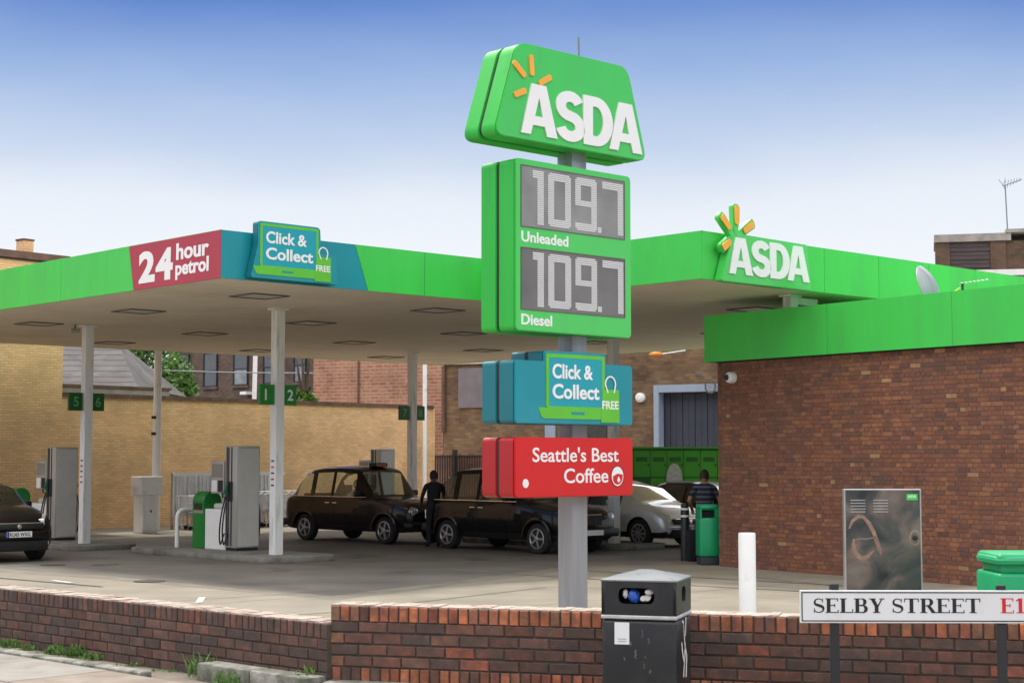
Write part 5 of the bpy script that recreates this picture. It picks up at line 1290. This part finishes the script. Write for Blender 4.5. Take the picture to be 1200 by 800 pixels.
# --- black cab: x measured from the rear axle, forward positive
def taxi(label, loc, rz, paint, det=True):
    st = [(-.86, .42, .62, .80, .83, .55), (-.83, .34, .74, .90, .94, .62), (-.74, .30, .82, .99, 1.03, .68), (-.62, .29, .85, 1.05, 1.09, .70), (-.50, .28, .862, 1.07, 1.24, .66),
          (-.30, .28, .87, 1.08, 1.52, .65), (-.12, .28, .875, 1.08, 1.68, .655), (.10, .28, .875, 1.08, 1.76, .665), (.19, .28, .875, 1.08, 1.775, .665), (.36, .28, .875, 1.08, 1.80, .668), (.95, .28, .875, 1.08, 1.825, .67), (1.06, .28, .875, 1.08, 1.825, .67),
          (1.55, .28, .875, 1.08, 1.81, .67), (1.80, .28, .875, 1.08, 1.78, .67), (1.90, .28, .873, 1.08, 1.72, .67), (2.12, .28, .87, 1.08, 1.42, .68), (2.32, .28, .868, 1.075, 1.14, .69), (2.42, .28, .865, 1.06, 1.10, .66),
          (2.75, .28, .86, 1.0, 1.08, .58), (3.05, .28, .85, .95, 1.05, .54), (3.35, .28, .82, .91, 1.0, .50), (3.55, .30, .77, .87, .95, .46), (3.66, .33, .70, .80, .86, .42), (3.70, .38, .62, .70, .75, .36)]
    segs = {3: 'r', 4: 'r', 5: 'r', 6: '', 9: 'g', 11: 'g', 12: 'g', 14: 'w', 15: 'w'}
    segs[5] = 'rg'; segs[6] = 'g'; segs[7] = 'g'; segs[4] = 'r'
    t, hw = make_car('taxi', label, 'taxi', loc, rz, st, segs, (0, 2.886), .325, paint, 'glass', 'screenglass', group='black cabs parked at the pumps', spokes=5, rimm='alloy', seams=(.28, 1.0, 2.05))
    # waist strip and sills
    for s in (-1, 1):
        MB().box(-.55, 2.25, s*.842-.012, s*.842+.012, 1.085, 1.10).build('waist_trim', 'chrome' if s < 0 else 'chrome', t)
        for x in (.88, 1.15): MB().box(x-.08, x+.08, s*.878-.014, s*.878+.014, .93, .96).build('door_handle', 'chrome', t, bevel=.005, seg=1)
        m_ = MB(); m_.box(1.98, 2.10, s*.93-.10, s*.93+.10, 1.10, 1.24); m_.build('wing_mirror', 'black', t, bevel=.03, seg=2)
        # headlamp
        hl = MB().lathe([(.115, 0), (.115, .05), (.10, .075), (.05, .09), (0, .094)], 20, axis='y').build('headlamp', 'lamp', t, smooth=True); hl.rotation_euler[2] = -PI_/2; hl.location = (3.60, s*.60, .76)
        rg_ = MB().lathe([(.115, .0), (.135, .0), (.135, .055), (.115, .055)], 20, axis='y').build('headlamp_ring', 'chrome', t, smooth=True); rg_.rotation_euler[2] = -PI_/2; rg_.location = (3.60, s*.60, .76)
        # flared arches
        for ax in (0, 2.886):
            ar = MB()
            P_ = [(ax+.40*math.cos(a), .325+.40*math.sin(a)) for a in [PI_*k/12 for k in range(13)]]; Q_ = [(ax+.455*math.cos(a), .325+.455*math.sin(a)) for a in [PI_*k/12 for k in range(13)]]
            vs = [(x, s*.858, z) for x, z in P_]+[(x, s*.888, z) for x, z in P_]+[(x, s*.878, z) for x, z in Q_]
            fs = [(i, i+1, 13+i+1, 13+i) for i in range(12)]+[(13+i, 13+i+1, 26+i+1, 26+i) for i in range(12)]
            ar.add(vs, fs); ar.build('wheel_arch', paint, t, smooth=True)
        MB().box(-.80, -.74, s*.70-.07, s*.70+.07, .62, .84).build('tail_lamp', 'taillamp', t, bevel=.01, seg=1)
        MB().box(3.66, 3.72, s*.46-.08, s*.46+.08, .36, .42).build('fog_lamp', 'lamp', t, bevel=.01, seg=1)
    b = MB(); b.box(3.46, 3.77, -.80, .80, .36, .54); b.build('front_bumper', 'black', t, bevel=.06, seg=3)
    MB().box(-.95, -.72, -.80, .80, .36, .54).build('rear_bumper', 'black', t, bevel=.05, seg=3)
    g = MB().box(3.60, 3.715, -.30, .30, .60, .84).build('grille', 'chrome', t, bevel=.02, seg=1)
    for i in range(8): MB().box(3.717, 3.722, -.27+i*.07, -.22+i*.07, .62, .82).build('grille_slot', 'black', g)
    pl = MB().box(3.772, 3.78, -.26, .26, .40, .51).build('number_plate', 'plate', t)
    rs = MB().box(1.66, 1.84, -.24, .24, 1.80, 1.905).build('roof_sign', 'black', t, bevel=.03, seg=2)
    tx = text('lettering', 'TAXI', 'amber', rs, -.16, 0, .32, .06, 0, .004, .03)
    for v in tx.data.vertices: x, y, z = v.co; v.co = (1.846-y, x, 1.82+z)
    seat(t, 1.35, -.36); seat(t, 1.35, .36); MB().box(-.35, -.1, -.6, .6, .5, 1.15).build('rear_bench', 'cloth_black', t, bevel=.03, seg=1)
    MB().box(1.85, 2.25, -.7, .7, .6, 1.06).build('dashboard', 'black', t)
    sw = MB(); sw.tube([(1.75+.05*math.cos(a), -.36+.17*math.sin(a), 1.02+.16*math.cos(a)) for a in [k*PI_/7 for k in range(15)]], .015, 5); sw.build('steering_wheel', 'black', t)
    MB().box(.98, 1.0, -.66, .66, .5, 1.70).build('partition_frame', 'black', t) if False else None
    return t
rc1 = G(360.5, 632.5); hd1 = R(-42.8)
off = Vector((math.cos(hd1+PI_/2), math.sin(hd1+PI_/2)))*.74
taxi('very dark maroon black cab with a driver inside, in front of the yellow wall', (rc1.x+off.x, rc1.y+off.y, 0), hd1, 'carmaroon')
rc2 = G(527.5, 642.5); hd2 = R(-46.5); off = Vector((math.cos(hd2+PI_/2), math.sin(hd2+PI_/2)))*.74
taxi('glossy black cab half hidden behind the red coffee sign and its pole', (rc2.x+off.x, rc2.y+off.y, 0), hd2, 'carblack')
T1 = Matrix.Translation((rc1.x+Vector((math.cos(hd1+PI_/2), math.sin(hd1+PI_/2))).x*.74, rc1.y+math.sin(hd1+PI_/2)*.74, 0)) @ Matrix.Rotation(hd1, 4, 'Z')

# --- hatchback / mpv family, scaled per vehicle
def hatch(name, label, loc, rz, paint, L_=1.0, H=1.5, wb=2.58, rim=.32, belt=.92, plate_t=None, wg='screenglass', hood=.90, spk=10, dlo=.22, cf=0):
    hz = H
    st = [(-.72, .40, .62, .70, .72, .5), (-.70, .30, .76, .88, .92, .62), (-.62, dlo+.03, .83, belt+.02, belt+.10, .66), (-.42, dlo, .86, belt+.03, hz-.22, .62), (-.22, dlo, .87, belt+.02, hz-.07, .62),
          (.10, dlo, .875, belt, hz-.01, .63), (.16, dlo, .875, belt, hz, .63), (.88, dlo, .88, belt, hz, .64), (.96, dlo, .88, belt, hz, .64), (1.30, dlo, .88, belt-.01, hz-.03, .64), (1.52, dlo, .88, belt-.01, hz-.10, .65),
          (1.85, dlo, .875, belt-.02, (hz+hood)/2+.10, .67), (2.18, dlo, .87, belt-.03, hood+.10, .69), (2.30, dlo, .868, belt-.04, hood+.05, .68), (2.60, dlo, .86, hood-.08, hood+.01, .62), (2.90, dlo, .85, hood-.16, hood-.06, .58),
          (3.14, dlo+.0, .82, hood-.27, hood-.17, .54), (3.28, dlo+.02, .74, hood-.38, hood-.30, .50), (3.36, dlo+.06, .62, hood-.50, hood-.44, .42), (3.38, dlo+.14, .5, hood-.58, hood-.54, .3)]
    k = wb/2.58
    st = [((s[0]+cf*max(0, 1-abs(s[0]-2.2)/1.1))*k,)+s[1:] for s in st]
    segs = {2: 'r', 3: 'r', 4: 'g', 6: 'g', 8: 'g', 9: 'g', 10: 'wg', 11: 'w'}
    t, hw = make_car(name, label, 'car', loc, rz, st, segs, (0, wb), rim, paint, 'glassd', wg, spokes=spk, seams=(.12*k, .92*k, 1.9*k))
    for s in (-1, 1):
        MB().box(1.72*k, 1.88*k, s*.95-.09, s*.95+.09, belt-.01, belt+.13).build('wing_mirror', paint, t, bevel=.035, seg=2)
        for x in (.55, 1.35): MB().box(x*k-.09, x*k+.09, s*.885-.012, s*.885+.012, belt-.15, belt-.12).build('door_handle', paint, t, bevel=.006, seg=1)
        zl0 = hood-.30
        h_ = MB(); h_.add([(3.02*k, s*.80, zl0-.02), (3.30*k, s*.58, zl0-.05), (3.30*k, s*.57, zl0+.07), (3.06*k, s*.72, zl0+.16), (2.82*k, s*.80, zl0+.17), (2.86*k, s*.845, zl0+.08),
                           (2.9*k, s*.5, zl0-.02), (3.1*k, s*.4, zl0-.05), (3.1*k, s*.4, zl0+.05), (2.9*k, s*.5, zl0+.10), (2.7*k, s*.6, zl0+.10), (2.7*k, s*.7, zl0+.05)],
                          [(0,1,2,3,4,5), (11,10,9,8,7,6)]+[(i, i+6, (i+1) % 6+6, (i+1) % 6) for i in range(6)])
        h_.build('headlamp', 'lamp', t, bevel=.008, seg=1)
        MB().box(3.22*k, 3.33*k, s*.60-.07, s*.60+.07, dlo+.10, dlo+.19).build('fog_lamp', 'lamp', t, bevel=.02, seg=2)
        MB().box(-.70, -.60, s*.72-.07, s*.72+.07, .75, .95).build('tail_lamp', 'taillamp', t, bevel=.01, seg=1)
    MB().box(3.26*k, 3.402*k, -.52, .52, hood-.42, hood-.30).build('grille', 'black', t, bevel=.02, seg=2)
    MB().box(3.30*k, 3.410*k, -.50, .50, hood-.305, hood-.285).build('grille_bar', 'chrome', t)
    MB().box(3.24*k, 3.41*k, -.62, .62, dlo-.0, dlo+.20).build('lower_bumper', 'matblack2', t, bevel=.04, seg=2)
    MB().box(3.16*k, 3.40*k, -.66, .66, dlo+.21, hood-.44).build('front_bumper', paint, t, bevel=.05, seg=3)
    pl = MB().box(3.402*k, 3.414*k, -.26, .26, hood-.565, hood-.455).build('number_plate', 'plate', t)
    MB().box(3.4142*k, 3.418*k, -.258, -.215, hood-.563, hood-.457).build('plate_band', 'euroblue', pl)
    tx = text('lettering', plate_t or 'KU65 WXG', 'ink', pl, 0, 0, .42, .075, 0, .003, .02)
    for v in tx.data.vertices: x, y, z = v.co; v.co = (3.4165*k-y, -.20+x, hood-.548+z)
    em = MB().lathe([(.05, 0), (.045, .012), (.03, .014)], 16, axis='y').build('badge', 'chrome', t); em.rotation_euler[2] = -PI_/2; em.location = (3.405*k, 0, hood-.36)
    seat(t, 1.0*k, -.36); seat(t, 1.0*k, .36); MB().box(-.1, .1, -.6, .6, .4, 1.05).build('rear_bench', 'cloth_black', t, bevel=.03, seg=1)
    MB().box(1.6*k, 2.05*k, -.7, .7, .5, belt-.06).build('dashboard', 'black', t)
    return t
h0 = R(-46.8); hv = Vector((math.cos(h0), math.sin(h0))); lv = Vector((-hv.y, hv.x))
fw = G(41, 655); fc = Vector((fw.x, fw.y))-lv*.76; og = fc-hv*2.6
suv = hatch('parked_car', 'dark brown car cut off by the left edge, beside the far left pump', (og.x, og.y, 0), h0, 'carbrown', H=1.60, wb=2.6, rim=.335, belt=1.02, hood=1.06, spk=10)
fw = G(751.5, 641); fc = Vector((fw.x, fw.y))+lv*.76; og = fc-hv*2.58
hatch('parked_car', 'silver car with bright windscreen to the right of the tall sign pole', (og.x, og.y, 0), h0, 'carsilver', H=1.52, wb=2.58, rim=.32, belt=.94, hood=.95, spk=9, cf=.22, wg='brightscreen', plate_t='LR08 TKF')
dcp = W(800, 600, 41.5); og = Vector((dcp.x, dcp.y))-hv*1.2
hatch('parked_car', 'dark grey car with only its windows showing behind the silver car', (og.x+.9, og.y+1.2, 0), h0, 'carblack', H=1.42, wb=2.6, rim=.31, belt=.90, hood=.86, plate_t='EK09 NVD')

# ---------------------------------------------------------------- people
def person(label, loc, rz, J, edges, rad, shirt, trous, skin, hairm, head, hair_s=1.0, cutz=.93, shirt_z=None, shoes='black', sleeve=.0, long_sleeve=True, scale=1.0):
    """J joints (name -> co), skin modifier rooted at pelvis"""
    t = thing('person', loc, rz, label, 'person'); t.scale = (scale,)*3
    names = list(J); me = bpy.data.meshes.new('body'); me.from_pydata([J[n] for n in names], [(names.index(a), names.index(b)) for a, b in edges], [])
    o = bpy.data.objects.new('tmp', me); C.objects.link(o)
    md = o.modifiers.new('s', 'SKIN'); md.use_smooth_shade = True
    sl = me.skin_vertices[0].data
    for i, n in enumerate(names): r_ = rad[n]; sl[i].radius = (r_, r_) if not isinstance(r_, tuple) else r_
    sl[names.index('pelvis')].use_root = True
    s2 = o.modifiers.new('u', 'SUBSURF'); s2.levels = 2; s2.render_levels = 2
    dg = bpy.context.evaluated_depsgraph_get(); m2 = bpy.data.meshes.new_from_object(o.evaluated_get(dg)); bpy.data.objects.remove(o)
    m2.materials.clear()
    for m in (shirt, trous, skin, shoes): m2.materials.append(M[m])
    hands = [Vector(J[n]) for n in names if n.startswith('wrist') or n.startswith('finger')]; nz_ = J['neck'][2]
    elb = [Vector(J[n]) for n in names if n.startswith('elbow')]
    for p in m2.polygons:
        c = p.center
        if c.z > nz_-.02: k = 2
        elif any((c-h).length < .085 for h in hands): k = 2
        elif c.z < .09 and J['pelvis'][2] > .8: k = 3
        elif c.z < cutz and abs(c.x) < .24 and not any((c-h).length < .2 for h in hands): k = 1
        else: k = 0
        if not long_sleeve and k == 0 and any((c-h).length < .27 for h in hands) or (not long_sleeve and any((c-e).length < .09 for e in elb)): k = 2
        p.material_index = k
    m2.polygons.foreach_set('use_smooth', [True]*len(m2.polygons))
    link('body', m2, t)
    hc = Vector(J['head'])
    bm = bmesh.new(); bmesh.ops.create_uvsphere(bm, u_segments=20, v_segments=14, radius=1)
    for v in bm.verts:
        if v.co.z < -.35 and v.co.y > .0: v.co.z -= -.0; 
        x, y, z = v.co; fx = .072*(1-.18*max(0, -z)); v.co = (x*fx, y*.092+(-.012*max(0, -z) if y < 0 else 0), z*.115)
        if y < -.85 and abs(x) < .25 and -.35 < z < .12: v.co.y -= .018      # nose
        if y < -.6 and .1 < z < .3 and .2 < abs(x) < .5: v.co.y += .006       # eye sockets
        if abs(x) > .93 and abs(z) < .3: v.co.x *= 1.14                       # ears
    hm = bpy.data.meshes.new('head'); bm.to_mesh(hm); bm.free(); hm.materials.append(M[skin]); hm.polygons.foreach_set('use_smooth', [True]*len(hm.polygons))
    ho = link('head', hm, t, hc-Vector((0, 0, .02))); ho.scale = (1.14, 1.1, 1.08); ho.rotation_euler = (head[0], 0, head[1])
    bm = bmesh.new(); bmesh.ops.create_uvsphere(bm, u_segments=20, v_segments=12, radius=1)
    for v in list(bm.verts):
        x, y, z = v.co; v.co = (x*.081, y*.100+.008, z*.121+.008)
    bmesh.ops.delete(bm, geom=[v for v in bm.verts if (v.co.y < -.03 and v.co.z < .055) or v.co.z < -.062], context='VERTS')
    for v in bm.verts: v.co *= 1+random.uniform(-.02, .03)
    hm = bpy.data.meshes.new('hair'); bm.to_mesh(hm); bm.free(); hm.materials.append(M[hairm]); hm.polygons.foreach_set('use_smooth', [True]*len(hm.polygons))
    link('hair', hm, ho)
    for s in (-1, 1): MB().lathe([(.012, 0), (.008, -.006), (0, -.008)], 8, axis='y', c=(s*.028, -.083, .012)).build('eye', 'black', ho)
    MB().box(-.022, .022, -.092, -.084, -.055, -.047).build('mouth', 'redlabel2' if 'redlabel2' in M else 'skind', ho)
    return t
def hand(J, E, Rr, side, w_, d, n5=True):
    """palm and five fingers hanging from the wrist, pointing along d"""
    d = Vector(d).normalized(); w_ = Vector(w_); sd_ = d.cross(Vector((0, 0, 1)) if abs(d.z) < .8 else Vector((0, 1, 0))).normalized()
    palm = w_+d*.06; J['palm'+side] = tuple(palm); E.append(('wrist'+side, 'palm'+side)); Rr['palm'+side] = (.035, .018)
    for i, (o_, ln) in enumerate(((-.030, .065), (-.010, .075), (.010, .07), (.030, .055))):
        a = palm+d*.035+sd_*o_; b = a+d*ln*.55+Vector((0, -.008, 0)); c = b+d*ln*.45+Vector((0, -.02, 0))
        for q, pt in enumerate((a, b, c)): J['finger%s%d%d' % (side, i, q)] = tuple(pt); Rr['finger%s%d%d' % (side, i, q)] = .009
        E += [('palm'+side, 'finger%s%d0' % (side, i)), ('finger%s%d0' % (side, i), 'finger%s%d1' % (side, i)), ('finger%s%d1' % (side, i), 'finger%s%d2' % (side, i))]
    a = w_+d*.03+sd_*.035; b = a+d*.04+sd_*.02
    J['finger%s40' % side] = tuple(a); J['finger%s41' % side] = tuple(b); Rr['finger%s40' % side] = .011; Rr['finger%s41' % side] = .009; E += [('wrist'+side, 'finger%s40' % side), ('finger%s40' % side, 'finger%s41' % side)]
def standing(armL, armR, fat=1.0, head=(0, 0)):
    J = {'pelvis': (0, 0, .95), 'waist': (0, 0, 1.08), 'chest': (0, .0, 1.28), 'collar': (0, .01, 1.42), 'neck': (0, .0, 1.50), 'head': (0, -.015, 1.63)}
    Rr = {'pelvis': (.155*fat, .11*fat), 'waist': (.14*fat, .10*fat), 'chest': (.165*fat, .115*fat), 'collar': (.11, .08), 'neck': .055, 'head': .06}
    E = [('pelvis', 'waist'), ('waist', 'chest'), ('chest', 'collar'), ('collar', 'neck'), ('neck', 'head')]
    for s, n, arm in ((-1, 'L', armL), (1, 'R', armR)):
        J.update({'hip'+n: (s*.09, 0, .90), 'knee'+n: (s*.11, -.02, .50), 'ankle'+n: (s*.115, .02, .09), 'toe'+n: (s*.13, -.13, .04), 'sh'+n: (s*.185, .01, 1.40), 'elbow'+n: arm[0], 'wrist'+n: arm[1]})
        Rr.update({'hip'+n: .095*fat, 'knee'+n: .065, 'ankle'+n: .048, 'toe'+n: (.045, .035), 'sh'+n: .062, 'elbow'+n: .045, 'wrist'+n: .030})
        E += [('pelvis', 'hip'+n), ('hip'+n, 'knee'+n), ('knee'+n, 'ankle'+n), ('ankle'+n, 'toe'+n), ('collar', 'sh'+n), ('sh'+n, 'elbow'+n), ('elbow'+n, 'wrist'+n)]
        hand(J, E, Rr, n, arm[1], Vector(arm[1])-Vector(arm[0]))
    return J, E, Rr
J, E, Rr = standing(((-.27, .03, 1.14), (-.22, -.12, .93)), ((.28, .02, 1.14), (.24, -.17, 1.0)), 1.08)
p = G(508, 641.5); person('man in black clothes standing between the two black cabs', (p.x, p.y, 0), R(200), J, E, Rr, 'cloth_black', 'cloth_black', 'skind', 'hair', (R(8), R(12)))
J, E, Rr = standing(((-.30, .03, 1.15), (-.27, -.14, .96)), ((.30, .03, 1.15), (.26, -.16, .98)), 1.22)
p = W(826, 600, 32.6); person('man in a dark striped polo shirt standing behind the green bin by the shop corner', (p.x, 32.6, 0), R(170), J, E, Rr, 'striped', 'cloth_dark', 'skin', 'hairbr', (R(14), R(-10)), long_sleeve=False, scale=1.03)
hbp = W(811, 640, 32.4); hb = thing('holdall', (hbp.x, 32.4, 0), R(10), 'black bag standing on the ground between the slim bollard and the green bin', 'bag')
MB().box(-.11, .11, -.1, .1, .0, .62).build('bag_body', 'cloth_black', hb, bevel=.05, seg=3); MB().tube([(-.07, 0, .6), (-.06, 0, .78), (.06, 0, .78), (.07, 0, .6)], .012, 6).build('bag_handle', 'cloth_black', hb)
# driver in the first cab
J = {'pelvis': (0, .15, .62), 'waist': (0, .13, .78), 'chest': (0, .13, 1.0), 'collar': (0, .10, 1.16), 'neck': (0, .06, 1.25), 'head': (0, .02, 1.38)}
Rr = {'pelvis': (.15, .12), 'waist': (.14, .11), 'chest': (.16, .12), 'collar': (.11, .08), 'neck': .05, 'head': .06}
E = [('pelvis', 'waist'), ('waist', 'chest'), ('chest', 'collar'), ('collar', 'neck'), ('neck', 'head')]
for s, n in ((-1, 'L'), (1, 'R')):
    J.update({'sh'+n: (s*.19, .10, 1.12), 'elbow'+n: (s*.24, -.08, .93), 'wrist'+n: (s*.15, -.28, 1.0), 'hip'+n: (s*.1, .1, .60), 'knee'+n: (s*.13, -.3, .68), 'ankle'+n: (s*.12, -.42, .36)})
    Rr.update({'sh'+n: .065, 'elbow'+n: .045, 'wrist'+n: .03, 'hip'+n: .09, 'knee'+n: .065, 'ankle'+n: .045})
    E += [('pelvis', 'hip'+n), ('hip'+n, 'knee'+n), ('knee'+n, 'ankle'+n), ('collar', 'sh'+n), ('sh'+n, 'elbow'+n), ('elbow'+n, 'wrist'+n)]
    hand(J, E, Rr, n, J['wrist'+n], (-s*.3, -1, .1))
q = T1 @ Vector((1.42, -.36, 0)); person('driver in a pale blue shirt sitting inside the dark maroon cab', (q.x, q.y, 0), hd1+PI_/2, J, E, Rr, 'cloth_blue', 'cloth_dark', 'skin', 'hair', (0, 0), cutz=.70)
